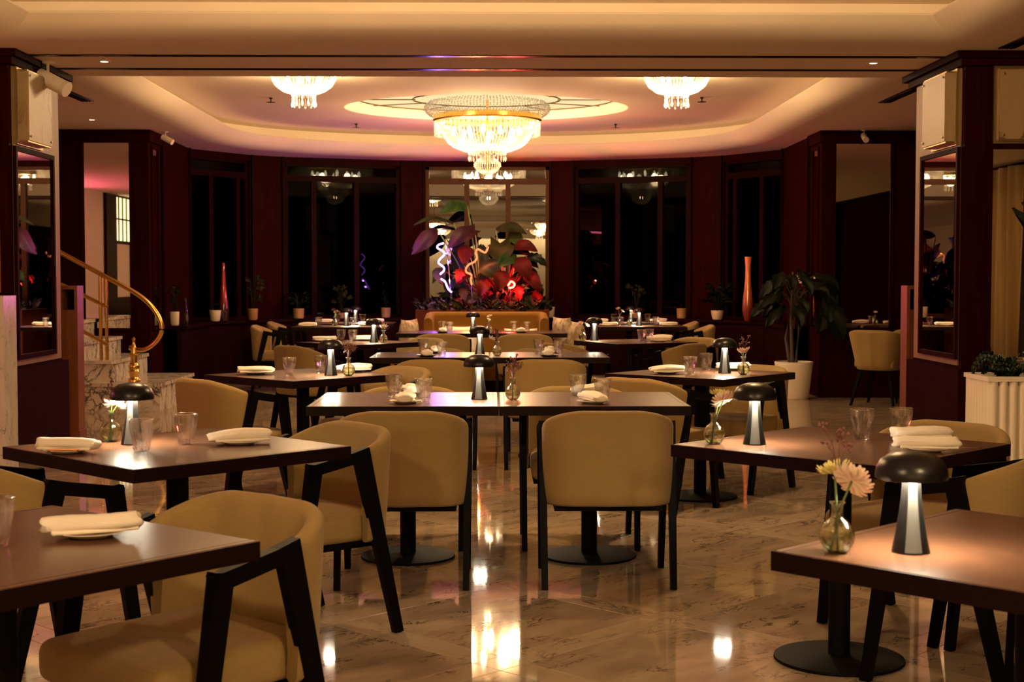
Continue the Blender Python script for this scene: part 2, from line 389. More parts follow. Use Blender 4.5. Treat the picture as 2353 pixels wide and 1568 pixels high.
def rect_off(d): return [(-fx - d + AX, -5 - d), (-fx - d + AX, 9.66 + d), (fx + d + AX, 9.66 + d), (fx + d + AX, -5 - d)]
g = G(); g.loft([[(x, y, z) for x, y in rect_off(d * 1.15)] for d, z in COVE] + [[(x, y, ZL + .02) for x, y in rect_off(.02)], [(x, y, ZL - .02) for x, y in rect_off(.10)]], c0=False, c1=False)
cpart('cove', g)
outer = [(-7.6, -7.6), (7.6, -7.6), (7.6, 21.2), (-7.6, 21.2)]
h1 = rect_off(.34 * 1.15); h2 = offset(LIP, .34); h2 = [(h2[0][0], 11.66)] + h2[1:-1] + [(h2[-1][0], 11.66)]
polys = [[Vector((x, y, 0)) for x, y in q] for q in (outer, h1, h2)]
tri = tessellate_polygon(polys); flat = [p for q in polys for p in q]
g = G(); g.add([(p.x, p.y, ZS) for p in flat], [tuple(t) for t in tri]); cpart('soffit', g, False)
g = G().box(h2[0][0], 11.62, ZS + .001, h2[-1][0], 11.66, ZU + .05); cpart('beam_side', g, False)
for pth, closed in ((offset(LIP, .55), False), (rect_off(.55), True)):
    g = G().loft([[(x, y, ZS + .03) for x, y in pth], [(x, y, ZU + .02) for x, y in pth]], closed=closed, c0=False, c1=False); cpart('cove_wall', g, False)
# upper ceiling of the far room with the oval light well
OC, OA, OB = (AX + .0, 16.55), 1.64, 1.27
oval = lambda k, z, n=56: [(OC[0] + OA * k * math.cos(2 * PI * i / n), OC[1] + OB * k * math.sin(2 * PI * i / n), z) for i in range(n)]
pl = [[Vector((x, y, 0)) for x, y in ((-4, 11.62), (4, 11.62), (4, 20.6), (-4, 20.6))], [Vector((x, y, 0)) for x, y, z in oval(1, 0)]]
tri = tessellate_polygon(pl); flat = pl[0] + pl[1]
cpart('upper_ceiling', G().add([(p.x, p.y, ZU) for p in flat], [tuple(t) for t in tri]), False)
cpart('upper_ceiling', G().add([(-4, -6, ZU), (4, -6, ZU), (4, 10.9, ZU), (-4, 10.9, ZU)], [(0, 1, 2, 3)]), False)
cpart('oval_rim', G().loft([oval(1, ZU), oval(.985, ZU + .012), oval(.965, ZU + .07), oval(.955, ZU + .11)], c0=False, c1=False))
o = obj('light_well_glass', G().add(oval(.96, ZU + .108), [tuple(range(56))]), M['laylight'], cl, smooth=False); o['label'] = 'backlit opal glass of the oval ceiling well'
g = G()
for k, zz in ((.90, ZU + .10), (.52, ZU + .10)): g.tube(oval(k, zz) + [oval(k, zz)[0]], .008, 6)
for i in range(12):
    a = i * PI / 6; g.tube([(OC[0] + OA * .5 * math.cos(a), OC[1] + OB * .5 * math.sin(a), ZU + .10), (OC[0] + OA * .95 * math.cos(a), OC[1] + OB * .95 * math.sin(a), ZU + .10)], .006, 6)
o = obj('lattice', g, M['antique_brass'], cl); o['label'] = 'brass bars across the oval ceiling well'
# cove strips: real LED tubes lying behind the lips
cs = obj('cove_strip', G().tube([(x, y, ZL - .005) for x, y in offset(LIP, .22)], .012, 6), M['led_warm'], cl)
q = rect_off(.22); cs = obj('cove_strip', G().tube([(x, y, ZL - .005) for x, y in q + [q[0]]], .012, 6), M['led_warm'], cl)
# dark slots of the beam, air slots
for y in (10.57, 11.24):
    struct('trim_1', G().box(-3.5, y - .035, ZS - .006, 3.42, y + .035, ZS + .002), M['slot'])
for i, (x, y0, y1) in enumerate(((-3.74, 11.75, 13.3), (3.66, 11.75, 13.3), (3.66, 8.2, 10.15), (-3.74, 8.2, 10.15))):
    r = thing('ceiling_vent', ['long dark air slot in the ceiling over the brass stair rail', 'long dark air slot in the ceiling beyond the pillar with the curtain mirror', 'dark air slot in the front ceiling above the fluted planter', 'dark air slot in the front ceiling above the speckled marble block'][i], 'vent', (x, (y0 + y1) / 2, ZS - .006))
    hl = (y1 - y0) / 2
    obj('frame', G().box(-.06, -hl, 0, .06, hl, .008), M['slot'], r)
    for k in (-1, 0, 1): obj('slat', G().box(k * .03 - .006, -hl + .02, -.006, k * .03 + .006, hl - .02, .0), M['black_metal'], r)

# ------------------------------------------------------------------ room: walls and bay windows
def seg(g, a, b, z0, z1, th=.12):
    a, b = Vector((a[0], a[1], 0)), Vector((b[0], b[1], 0)); t = (b - a).normalized(); n = Vector((-t.y, t.x, 0))
    g.loft([[tuple(q + Vector((0, 0, z))) for q in (a, b, b + n * th, a + n * th)] for z in (z0, z1)])
SILL, WT = .79, 2.90
BAY = [(-3.75, 16.4), (-3.77, 18.2), (-3.17, 19.1), (-2.75, 19.42), (-1.22, 19.98), (-.87, 20.08), (.87, 20.08), (1.22, 19.98), (2.75, 19.42), (3.17, 19.1), (3.77, 18.2), (3.75, 16.4)]
BAY = [(x + AX, y) for x, y in BAY]
wins = {1, 3, 5, 7, 9}
wb = G()
for i in range(len(BAY) - 1):
    if i in wins: seg(wb, BAY[i], BAY[i + 1], 0, SILL - .03, .2); seg(wb, BAY[i], BAY[i + 1], WT, ZS, .2)
    else: seg(wb, BAY[i], BAY[i + 1], 0, ZS, .2)
struct('wall_back', wb, M['mahogany_red'])
ins = offset(BAY, -.30); inner = offset(BAY, -.02)
sg = G()
for i in range(len(BAY) - 1):
    a0, a1, b1, b0 = BAY[i], BAY[i + 1], ins[i + 1], ins[i]
    sg.loft([[(p[0], p[1], z) for p in (a0, a1, b1, b0)] for z in (SILL - .04, SILL)])
struct('trim_2', sg, M['mahogany'], label='dark wood sill shelf running round the bay')
sg = G(); face = offset(BAY, -.24)
for i in range(len(BAY) - 1): seg(sg, face[i], face[i + 1], 0, SILL - .04, .05)
struct('trim_3', sg, M['mahogany'])
bb = offset(BAY, -.26); sg = G()
for i in range(len(BAY) - 1): seg(sg, bb[i], bb[i + 1], 0, .12, .03)
struct('baseboard_back', sg, M['mahogany'])
# upright mouldings on the solid panels between the windows
sg = G()
for i in range(len(BAY) - 1):
    if i in wins: continue
    a, b = inner[i], inner[i + 1]
    for t in (.06, .94):
        x = a[0] + (b[0] - a[0]) * t; y = a[1] + (b[1] - a[1]) * t; sg.obox((x, y, (SILL + ZS) / 2), .03, .03, ZS - SILL, math.atan2(b[1] - a[1], b[0] - a[0]))
struct('trim_4', sg, M['mahogany'])
def window(idx, a, b, lights, frame_mat, transom=(2.66, 2.74)):
    gl = M['centre_glass'] if idx == 3 else M['window_glass']
    a, b = Vector((*a, 0)), Vector((*b, 0)); L = (b - a).length; t = (b - a).normalized(); rz = math.atan2(t.y, t.x)
    fr = obj('window_%d' % idx, G(), frame_mat, None, (a.x, a.y, 0), rz); fr['kind'] = 'structure'
    g = G(); fw = .05
    g.box(0, .03, SILL - .03, fw, .12, WT); g.box(L - fw, .03, SILL - .03, L, .12, WT); g.box(0, .03, SILL - .03, L, .12, SILL + .04); g.box(0, .03, WT - .04, L, .12, WT)
    g.box(fw, .03, transom[0], L - fw, .12, transom[1])
    fo = obj('frame', g, frame_mat, fr, smooth=False)
    xs = [0] + [L * q for q in lights] + [L]
    for q in lights: obj('mullion', G().box(L * q - .035, .02, SILL + .04, L * q + .035, .12, transom[0]), frame_mat, fo, smooth=False)
    for k in range(len(xs) - 1):
        obj('pane', G().box(xs[k] + .02, .07, SILL + .02, xs[k + 1] - .02, .082, transom[0] + .01), gl, fr, smooth=False)
    obj('pane', G().box(.03, .07, transom[1] - .01, L - .03, .082, WT - .02), gl, fr, smooth=False)
for n_, (i, lights) in enumerate(((1, (.36, .82)), (3, (.25, .62)), (5, (.333, .667)), (7, (.38, .75)), (9, (.18, .64)))):
    window(n_ + 1, BAY[i], BAY[i + 1], lights, M['window_wood'] if i == 5 else M['mahogany'])
# piers with mirrors, left and right of the bay
def mirror_thing(label, loc, wd, ht, rz, frame=.035, fm=None, group=None):
    r = thing('wall_mirror', label, 'mirror', loc, rz, group)      # local: x along the wall, -y towards the room, z up
    g = G(); g.box(-wd / 2 - frame, -.02, -frame, -wd / 2, .005, ht + frame); g.box(wd / 2, -.02, -frame, wd / 2 + frame, .005, ht + frame)
    g.box(-wd / 2, -.02, -frame, wd / 2, .005, 0); g.box(-wd / 2, -.02, ht, wd / 2, .005, ht + frame)
    obj('frame', g, fm or M['mahogany_red'], r, smooth=False)
    obj('mirror_glass', G().box(-wd / 2, -.006, 0, wd / 2, .003, ht), M['mirror'], r, smooth=False)
    return r
for sx, nm in ((-1, 'left'), (1, 'right')):
    x0 = AX + sx * 3.74; x1 = AX + sx * 4.95; xa, xb = min(x0, x1), max(x0, x1)
    g = G(); g.box(xa, 15.87, 0, xb, 16.4, ZS); g.box(xa - .03, 15.83, ZS - .13, xb + .03, 16.43, ZS - .002); g.box(xa - .012, 15.855, .0, xb + .012, 16.40, .74)
    struct('pillar', g, M['mahogany_red'])
    # dark wall with a window beyond the pier
    g = G(); xo = sx * 7.6; g.box(min(x1, xo), 15.95, 0, max(x1, xo), 16.1, .8); g.box(min(x1, xo), 15.95, 2.55, max(x1, xo), 16.1, ZS); struct('wall_%s' % nm, g, M['mahogany'])
    a, b = ((xo, 15.97), (x1, 15.97)) if sx < 0 else ((x1, 15.97), (xo, 15.97))
    window(6 if sx < 0 else 7, a, b, (.33, .66), M['mahogany'], (2.2, 2.28))
mirror_thing('tall mirror on the dark pier behind the brass stair rail', (-4.26, 15.865, .785), .50, 2.05, 0)
mirror_thing('tall mirror on the dark pier behind the tub chairs', (4.14, 15.865, .785), .61, 2.05, 0)
mirror_thing('narrow mirror strip on the side of the stair pier', (AX - 3.737, 16.13, .785), .26, 2.0, PI / 2)
mirror_thing('narrow mirror strip on the side of the pier by the big floor plant', (AX + 3.737, 16.13, .785), .26, 2.0, -PI / 2)
# the two square pillars either side of the beam
for sx, nm in ((-1, 'left'), (1, 'right')):
    x0 = sx * 3.48 + (.0 if sx < 0 else -.04); x1 = sx * 4.5; xa, xb = min(x0, x1), max(x0, x1)
    g = G().box(xa, 10.35, 0, xb, 11.55, ZS); pr = struct('pillar', g, M['mahogany_red'])
    e = .012; g = G()
    if sx < 0: g.box(x0, 10.42, .70, x0 + e, 11.50, ZS - .1)
    else: g.box(x0 - e, 10.42, .70, x0, 11.50, ZS - .1)
    obj('side_panel', g, M['bronze_panel'], pr, smooth=False)
    g = G(); g.box(xa - .04, 10.30, .05, xb + .04, 11.6, .68); obj('wainscot', g, M['mahogany_red'], pr, smooth=False)
    g = G(); g.box(xa - .03, 10.31, .0, xb + .03, 11.59, .06); obj('plinth', g, M['mahogany'], pr, smooth=False)
    g = G(); g.box(xa - .05, 10.29, ZS - .10, xb + .05, 11.61, ZS - .03); g.box(xa - .09, 10.25, ZS - .05, xb + .09, 11.65, ZS - .001); obj('crown', g, M['mahogany_red'], pr, smooth=False)
    inner_x = x0 + (e + .003) * -sx
    mirror_thing('tall framed mirror on the inner face of the pillar beside the %s' % ('speckled marble block' if sx < 0 else 'fluted planter'), (inner_x, 10.86, .78), .84, 1.49, PI / 2 if sx < 0 else -PI / 2)
    # lantern box above the mirror
    def lantern(label, loc, rz, wd=.54, ht=.5, dp=.10):
        r = thing('wall_lantern', label, 'wall lamp', loc, rz)
        obj('back_plate', G().box(-wd / 2 - .03, -.02, -ht / 2 - .03, wd / 2 + .03, .0, ht / 2 + .03), M['antique_brass'], r, smooth=False)
        obj('onyx_panel', G().box(-wd / 2, -dp, -ht / 2, wd / 2, -dp + .014, ht / 2), M['onyx'], r, smooth=False)
        for q in (-1, 1): obj('onyx_side', G().box(q * wd / 2 - .007, -dp + .014, -ht / 2, q * wd / 2 + .007, -.02, ht / 2), M['onyx'], r, smooth=False)
        obj('frame', G().box(-wd / 2, -dp + .01, -ht / 2 - .012, wd / 2, -.015, -ht / 2).box(-wd / 2, -dp + .01, ht / 2, wd / 2, -.015, ht / 2 + .012), M['antique_brass'], r, smooth=False)
        for a in (-1, 1):
            for b in (-1, 1): obj('stud', G().lathe([(.0, 0), (.009, 0), (.009, .006), (0, .008)], 8), M['antique_brass'], r, (a * (wd / 2 - .03), -dp - .004, b * (ht / 2 - .03))).rotation_euler = (PI / 2, 0, 0)
        return r
    lantern('veined onyx box lantern above the pillar mirror beside the %s' % ('speckled marble block' if sx < 0 else 'fluted planter'), (x0 - sx * e, 10.74, 2.60), PI / 2 if sx < 0 else -PI / 2)
    if sx > 0:
        lantern('flat onyx panel lantern facing the room above the curtain mirror', (4.06, 10.345, 2.60), 0, .78, .50, .05)
        mirror_thing('wide mirror facing the room above the fluted planter, reflecting curtains', (4.03, 10.34, .72), .78, 1.56, 0)
    else:
        lantern('onyx panel lantern facing the room above the amber wood panel', (-3.98, 10.345, 2.5), 0, .80, .80, .05)
        obj('wood_panel', G().box(-4.45, 10.325, 1.24, -3.55, 10.348, 1.86), M['panel_wood'], pr, smooth=False)
# side and rear walls of the front room (seen in the mirrors and the window glass)
struct('wall_left', G().box(-7.7, -7.6, 0, -7.5, 16, ZS), M['plaster_pink'])
struct('wall_right', G().box(7.5, -7.6, 0, 7.7, 16, ZS), M['mahogany_matte'])
struct('wall_front', G().box(-7.6, -7.7, 0, 7.6, -7.5, ZS), M['cream_wall'])
g = G()
for x in (-5.4, -3.2, -1.1, 1.1, 3.2, 5.4): g.box(x - .16, -7.5, 0, x + .16, -7.36, ZS - .2)
g.box(-7.5, -7.5, ZS - .22, 7.5, -7.3, ZS)
struct('trim_5', g, M['cream_wall'])
struct('trim_7', G().box(-7.4, -6.86, 2.62, 7.4, -6.83, ZS), M['cream_wall'], label='valance board hiding the wall washer tube')  # board added to screen the fill tube
wl = thing('wall_washer', 'long warm tube light washing the cream wall behind the camera', 'lamp', (0, -7.05, 2.80))  # tube added to brighten the rear wall in the window reflections
obj('tube', G().tube([(-6, 0, 0), (6, 0, 0)], .02, 8), emit('wall_washer_tube', (1, .74, .42), E_FILL), wl); obj('batten', G().box(-6.1, -.02, .03, 6.1, .02, .06), M['white_paint'], wl, smooth=False)
cur = G(); rows = []
for z in (.02, 1.0, 2.0, 2.9):
    rows.append([(7.30 + .08 * math.sin(i * .42) + .03 * math.sin(i * 1.1 + z), -3.5 + i * .03, z) for i in range(160)])
cur.grid(rows)
o = tag(obj('curtain', cur, M['curtain']), 'gold pleated curtain seen in the mirror above the fluted planter', 'curtain')
md = o.modifiers.new('thick', 'SOLIDIFY'); md.thickness = .006

g = G(); g.box(-7.5, 3.3, 0, -7.44, 4.05, ZS); g.box(-7.5, 1.2, 0, -7.44, 2.1, ZS); g.box(-7.5, 2.1, 2.98 - .03, -7.44, 3.3, ZS); g.box(-7.5, 2.1, 0, -7.44, 3.3, .95); g.box(-7.5, 2.1, 2.02, -7.46, 3.3, 2.08)
struct('trim_6', g, M['mahogany_red'])
lw_ = struct('window_8', G().box(-7.5, 2.1, 2.08, -7.49, 3.3, 2.95), emit('lit_window_glass', (1, .80, .42), .9))
for k in range(1, 4): obj('muntin', G().box(-7.49, 2.1 + k * .3 - .015, 2.08, -7.47, 2.1 + k * .3 + .015, 2.95), M['mahogany'], lw_, smooth=False)
obj('muntin', G().box(-7.49, 2.1, 2.5, -7.468, 3.3, 2.53), M['mahogany'], lw_, smooth=False)
tt = thing('side_table', 'white cloth covered table reflected in the mirror behind the stair rail', 'table', (-6.6, 2.4, 0))
obj('tablecloth', G().loft([[(-.5 * k, -.6 * k, z), (.5 * k, -.6 * k, z), (.5 * k, .6 * k, z), (-.5 * k, .6 * k, z)] for k, z in ((1.03, .32), (1.0, .78), (.99, .79))]), M['linen'], tt, smooth=False)
obj('leg', G().lathe([(.05, 0), (.05, .76)], 12), M['black_wood'], tt)
M['neon_pink'] = emit('pink_neon', (1.0, .16, .30), E_PINK)
pk = thing('neon_strip', 'pink neon strip high on the side wall behind the marble block', 'neon lamp', (-7.47, 7.5, 2.45))
obj('tube', G().tube([(.03, -1.8, 0), (.03, 1.8, 0)], .016, 8), M['neon_pink'], pk); obj('backing', G().box(-.02, -1.85, -.03, .012, 1.85, .03), M['white_paint'], pk, smooth=False)
# marble block and host stand beside the pillars
mb = tag(obj('marble_block', G().box(-4.4, 9.95, 0, -3.40, 10.22, 1.22), M['marble_grey'], smooth=False), 'speckled pale marble block at the left edge below the amber wood panel', 'counter')
for sx in (-1, 1):
    r = thing('wooden_stand', 'slim brown post stand with a square opening %s' % ('near the brass stair rail' if sx < 0 else 'near the tub chairs'), 'stand', (sx * 3.49 + (0 if sx < 0 else .035), 11.86, 0))
    obj('body', G().box(-.075, -.09, 0, -.05, .09, 1.28).box(.05, -.09, 0, .075, .09, 1.28).box(-.05, -.09, 1.25, .05, .09, 1.28), M['lit_wood'], r, smooth=False)
    obj('front_panel', G().box(-.05, -.08, .02, .05, -.06, 1.08), M['lit_wood'], r, smooth=False)
    obj('back_panel', G().box(-.05, .06, .02, .05, .08, 1.25), M['mahogany'], r, smooth=False)
    obj('foot', G().box(-.085, -.10, 0, .085, .10, .08), M['lit_wood'], r, smooth=False)

# ------------------------------------------------------------------ marble stair with brass rail
st = thing('marble_stair', 'white veined marble steps rising behind the pillar under the brass rail', 'stairs', (0, 0, 0))
def step(x1, z0, z1, y0=14.22):
    g = G(); g.box(-5.2, y0 + .02, z0, x1 - .02, 15.80, z1 - .035)
    obj('riser', g, M['marble_white'], st, smooth=False)
    g = G(); g.loft([[(-5.2, y0 - .0, z1 - .035), (x1 - .03, y0, z1 - .035), (x1, y0 + .03, z1 - .035), (x1, 15.8, z1 - .035), (-5.2, 15.8, z1 - .035)],
                     [(-5.2, y0 - .0, z1), (x1 - .03, y0, z1), (x1, y0 + .03, z1), (x1, 15.8, z1), (-5.2, 15.8, z1)]])
    obj('tread', g, M['marble_white'], st, smooth=False)
step(-3.30, 0, .29); step(-3.80, .29, .51, 14.35); step(-4.09, .51, .70, 14.35); step(-4.38, .70, .89, 14.35)
rl = thing('stair_rail', 'polished brass handrail curling down to a turned newel post at the marble steps', 'handrail', (0, 0, 0))
def smooth_path(pts, n=5):
    P = [Vector(p) for p in pts]; out = []
    for i in range(len(P) - 1):
        p0, p1, p2, p3 = P[max(i - 1, 0)], P[i], P[i + 1], P[min(i + 2, len(P) - 1)]
        for k in range(n):
            t = k / n; out.append(.5 * ((2 * p1) + (-p0 + p2) * t + (2 * p0 - 5 * p1 + 4 * p2 - p3) * t * t + (-p0 + 3 * p1 - 3 * p2 + p3) * t ** 3))
    return out + [P[-1]]
YR = 14.4
top = [(-4.36, 1.61), (-3.9, 1.36), (-3.64, 1.22), (-3.5, 1.125), (-3.4, 1.015), (-3.335, .88), (-3.345, .77), (-3.43, .665), (-3.54, .615), (-3.66, .64)]
obj('top_rail', G().tube(smooth_path([(x, YR, z) for x, z in top]), .024, 10), M['brass'], rl)
for a, b in (((-4.34, 1.28), (-3.87, 1.045)), ((-4.30, .90), (-3.87, .665))):
    obj('lower_rail', G().tube([(a[0], YR, a[1]), (b[0], YR, b[1])], .02, 10), M['brass'], rl)
for x in (-3.945, -3.885): obj('post', G().tube([(x, YR, .29), (x, YR, 1.36)], .017, 10), M['brass'], rl)
obj('newel_post', G().lathe([(0, 0), (.06, 0), (.06, .03), (.045, .05), (.05, .09), (.06, .11), (.05, .13), (.058, .16), (.045, .19), (.034, .20), (.034, .27), (.044, .28), (.034, .29), (.03, .35), (.02, .36), (.012, .42), (.02, .44), (.0, .46)], 16, (-3.615, YR, .29)), M['brass'], rl)

# ------------------------------------------------------------------ ceiling fittings
for i, (x, y) in enumerate(((-2.92, 10.85), (2.90, 10.85), (-4.13, 14.84))):
    r = thing('downlight', ['small round downlight in the beam near the white pillar spotlight', 'small round downlight in the beam near the pillar with the curtain mirror', 'small round downlight in the ceiling before the stair pier'][i], 'downlight', (x, y, ZS - .001))
    obj('trim_ring', G().lathe([(.03, 0), (.03, -.006), (.048, -.006), (.052, .0)], 24), M['white_paint'], r)
    obj('lens', G().lathe([(0, -.002), (.03, -.002), (.03, .0), (0, 0)], 20), M['downlight'], r)
SPR = thing('sprinkler', '', 'sprinkler', (0, 0, 0))
obj('deflector', G().lathe([(0, -.055), (.05, -.052), (.05, -.048), (0, -.048)], 14), M['slot'], SPR)
obj('pipe', G().lathe([(.02, 0), (.02, -.01), (.009, -.015), (.007, -.055)], 10), M['slot'], SPR)
for x, y, lb in ((-2.4, 15.6, 'beside the lit crystal bowl nearest the stair'), (-1.72, 18.2, 'between oval well and bay, stair side'), (1.58, 18.2, 'between oval well and bay, floor plant side'), (2.28, 15.5, 'beside the lit crystal bowl nearest the floor plant'), (-4.2, -2.0, 'seen in the mirror above the stair')):
    place(SPR, (x, y, ZU if abs(x) < 3 else ZS), 0, 'small dark fire sprinkler on the ceiling ' + lb, None)
SP = thing('spotlight', '', 'spotlight', (0, 0, 0))
obj('canopy', G().lathe([(0, 0), (.055, 0), (.055, -.015), (0, -.015)], 18), M['white_paint'], SP)
obj('bracket', G().tube([(0, 0, -.01), (0, 0, -.08), (.02, 0, -.11)], .011, 8), M['white_paint'], SP)
obj('head', G().tube([(-.07, 0, -.10), (.13, 0, -.20)], .058, 18), M['white_paint'], SP)
obj('lens_hood', G().tube([(.13, 0, -.20), (.16, 0, -.215)], .060, 18), M['hood_white'], SP)
place(SP, (-3.36, 10.9, ZS - .0), -.25, 'white cylinder spotlight hanging from the ceiling by the pillar crown near the stair')
_a = place(SP, (-3.66, 16.1, ZS - .0), -.3, 'white cylinder spotlight under the ceiling at the stair pier')
_a.scale = (.55, .55, .55)
_a = place(SP, (4.13, 15.80, ZS - .0), -PI / 2, 'white cylinder spotlight above the mirror behind the tub chairs')
_a.scale = (.55, .55, .55)

# ------------------------------------------------------------------ chandeliers
def strands(g, prof, ns, nb, r=.010, h=.016, ph=0., jitter=0.):
    """strings of cut beads hung along a profile of (radius, z)"""
    P = [Vector((a, b, 0)) for a, b in prof]; L = [0]
    for i in range(1, len(P)): L.append(L[-1] + (P[i] - P[i - 1]).length)
    for s_ in range(ns):
        a = 2 * PI * (s_ + ph) / ns
        for k in range(nb):
            d = (k + .5) / nb * L[-1]; i = max(j for j in range(len(L)) if L[j] <= d); i = min(i, len(P) - 2)
            q = P[i].lerp(P[i + 1], (d - L[i]) / max(L[i + 1] - L[i], 1e-6))
            rr = q.x + random.uniform(-jitter, jitter)
            g.octa((rr * math.cos(a), rr * math.sin(a), q.y + random.uniform(-jitter, jitter)), r * random.uniform(.8, 1.15), h)
def ring(g, r, z, h, th): g.lathe([(r, z), (r + th, z + h * .2), (r + th, z + h * .8), (r, z + h), (r - th, z + h * .8), (r - th, z + h * .2), (r, z)], 48)
CX_, CY_ = AX + .01, 16.6
ch = thing('grand_chandelier', 'huge tiered crystal chandelier with a gold ring hanging in the oval well', 'chandelier', (CX_, CY_, 0))
g = G(); strands(g, [(.66, 3.375), (.715, 3.335), (.73, 3.30), (.70, 3.25), (.64, 3.21)], 120, 9, .0115, .013, 0, .006); stuff(obj('crystal_collar', g, M['crystal_dense'], ch, smooth=False))
g = G(); ring(g, .612, 3.15, .075, .016); ring(g, .622, 3.165, .02, .012); obj('gold_band', g, M['gold'], ch)
g = G(); strands(g, [(.612, 3.15), (.607, 2.985)], 110, 8, .0105, .0115, 0, .004); strands(g, [(.585, 3.14), (.57, 2.97)], 60, 3, .014, .03, .5); stuff(obj('crystal_skirt', g, M['crystal_main'], ch, smooth=False))
g = G(); strands(g, [(.535, 3.06), (.51, 2.99), (.46, 2.92), (.38, 2.86), (.28, 2.82), (.17, 2.795)], 84, 22, .0112, .013, 0, .002)
for kk in range(84):
    pass
stuff(obj('crystal_bowl', g, M['crystal_main'], ch, smooth=False))
g = G(); strands(g, [(.215, 2.82), (.215, 2.77)], 40, 2, .010, .016); strands(g, [(.215, 2.75), (.215, 2.70)], 26, 1, .012, .034); stuff(obj('lower_fringe', g, M['crystal'], ch, smooth=False))
g = G(); strands(g, [(.09, 2.79), (.075, 2.74), (.11, 2.70), (.15, 2.675), (.155, 2.64), (.12, 2.59), (.07, 2.56), (.02, 2.545)], 32, 16, .0105, .012); stuff(obj('crystal_drop_ball', g, M['crystal'], ch, smooth=False))
obj('central_stem', G().tube([(0, 0, 2.56), (0, 0, ZU + .11)], .018, 10).lathe([(.0, 2.80), (.19, 2.805), (.19, 2.82), (0, 2.825)], 24), M['gold'], ch)
obj('frame_plate', G().lathe([(0, 3.20), (.60, 3.20), (.60, 3.21), (0, 3.21)], 40), M['dark_bronze'], ch)
for k in range(10):
    a = 2 * PI * k / 10 + .2; rr = .40 if k % 2 else .30
    x, y = rr * math.cos(a), rr * math.sin(a)
    b_ = obj('bulb', G().lathe([(0, -.045), (.016, -.04), (.026, -.01), (.024, .015), (.012, .04), (0, .06)], 10, (x, y, 3.03)), M['bulb'], ch)
    obj('candle_arm', G().tube([(0, 0, 3.10), (x * .6, y * .6, 2.94), (x, y, 2.94), (x, y, 2.985)], .006, 6), M['gold'], ch)
for k in range(5):
    a = 2 * PI * k / 5 + .3; point_light('chandelier_light', (CX_ + .34 * math.cos(a), CY_ + .34 * math.sin(a), 2.99), P_MAIN / 5, WARM, .05)
for k in range(4):
    a = 2 * PI * k / 4; point_light('chandelier_light', (CX_ + .42 * math.cos(a), CY_ + .42 * math.sin(a), 3.29), .22, WARM, .04)  # small lights added above the plate to brighten collar and oval
point_light('chandelier_light', (CX_, CY_, 2.66), 3, WARM, .03)  # light added to brighten the drop ball

SC = thing('crystal_bowl_light', '', 'chandelier', (0, 0, 0), 0, 'small crystal bowl ceiling lights')
g = G(); strands(g, [(.345, -.02), (.335, -.08), (.295, -.15), (.22, -.205), (.12, -.235)], 56, 16, .0125, .013, 0, .002); stuff(obj('crystal_bowl', g, M['crystal_dense'], SC, smooth=False))
g = G(); strands(g, [(.122, -.23), (.122, -.265)], 30, 2, .010, .012); stuff(obj('crystal_rim', g, M['crystal'], SC, smooth=False))
g = G(); ring(g, .345, -.03, .028, .010); ring(g, .122, -.236, .012, .006); obj('gold_band', g, M['gold'], SC)
dm = mesh('crystal_drop', G().lathe([(0, .05), (.006, .045), (.006, .02), (.004, .012), (.012, -.012), (.014, -.026), (.008, -.045), (0, -.052)], 8), M['crystal'])
for k in range(12):
    a = 2 * PI * k / 12; obj('crystal_drop', dm, None, SC, (.122 * math.cos(a), .122 * math.sin(a), -.325))
g = G(); strands(g, [(.44, -.01), (.44, -.03)], 24, 1, .011, .02); stuff(obj('outer_beads', g, M['crystal'], SC, smooth=False))
obj('ceiling_plate', G().lathe([(0, .0), (.10, 0), (.10, -.008), (.05, -.02), (.04, -.05), (0, -.05)], 40), M['gold'], SC)
obj('canopy_dish', G().lathe([(0, -.048), (.33, -.048), (.335, -.052), (0, -.054)], 40), M['antique_brass'], SC)  # dish added to keep the bulb light off the ceiling
for k in range(4):
    a = 2 * PI * k / 4 + .4; obj('bulb', G().lathe([(0, -.03), (.02, -.02), (.026, 0), (.012, .03), (0, .04)], 10, (.17 * math.cos(a), .17 * math.sin(a), -.09)), M['bulb'], SC)
SCP = [(-1.78, 13.6, 'on the far ceiling nearest the stair', P_SMALL), (1.76, 13.6, 'on the far ceiling nearest the floor plant', P_SMALL),
       (-1.35, 7.6, 'hanging over the copper knife table, above the photo', P_FRONT), (1.35, 7.6, 'hanging over the fluted planter table, above the photo', P_FRONT),
       (-1.6, .6, 'over the camera on the stair side, above the photo', P_NEAR), (1.5, .6, 'over the camera on the planter side, above the photo', P_NEAR),  # this pair and the next are added fill, out of view
       (-1.6, -4.6, 'behind the camera on the stair side', P_BACKROOM), (1.5, -4.6, 'behind the camera on the planter side', P_BACKROOM)]
for x, y, lb, pw_ in SCP:
    dz = 0 if y > 4 else .42
    q_ = place(SC, (x, y, ZU - dz), 0, 'glowing crystal bowl light ' + lb)
    if not dz: q_.scale = (.9, .9, .9)
    if dz: obj('hanging_rod', G().tube([(0, 0, 0), (0, 0, dz)], .012, 8), M['gold'], q_)
    point_light('chandelier_light', (x, y, ZU - dz - .15), pw_, NEARW if y == .6 else WARM, .09)

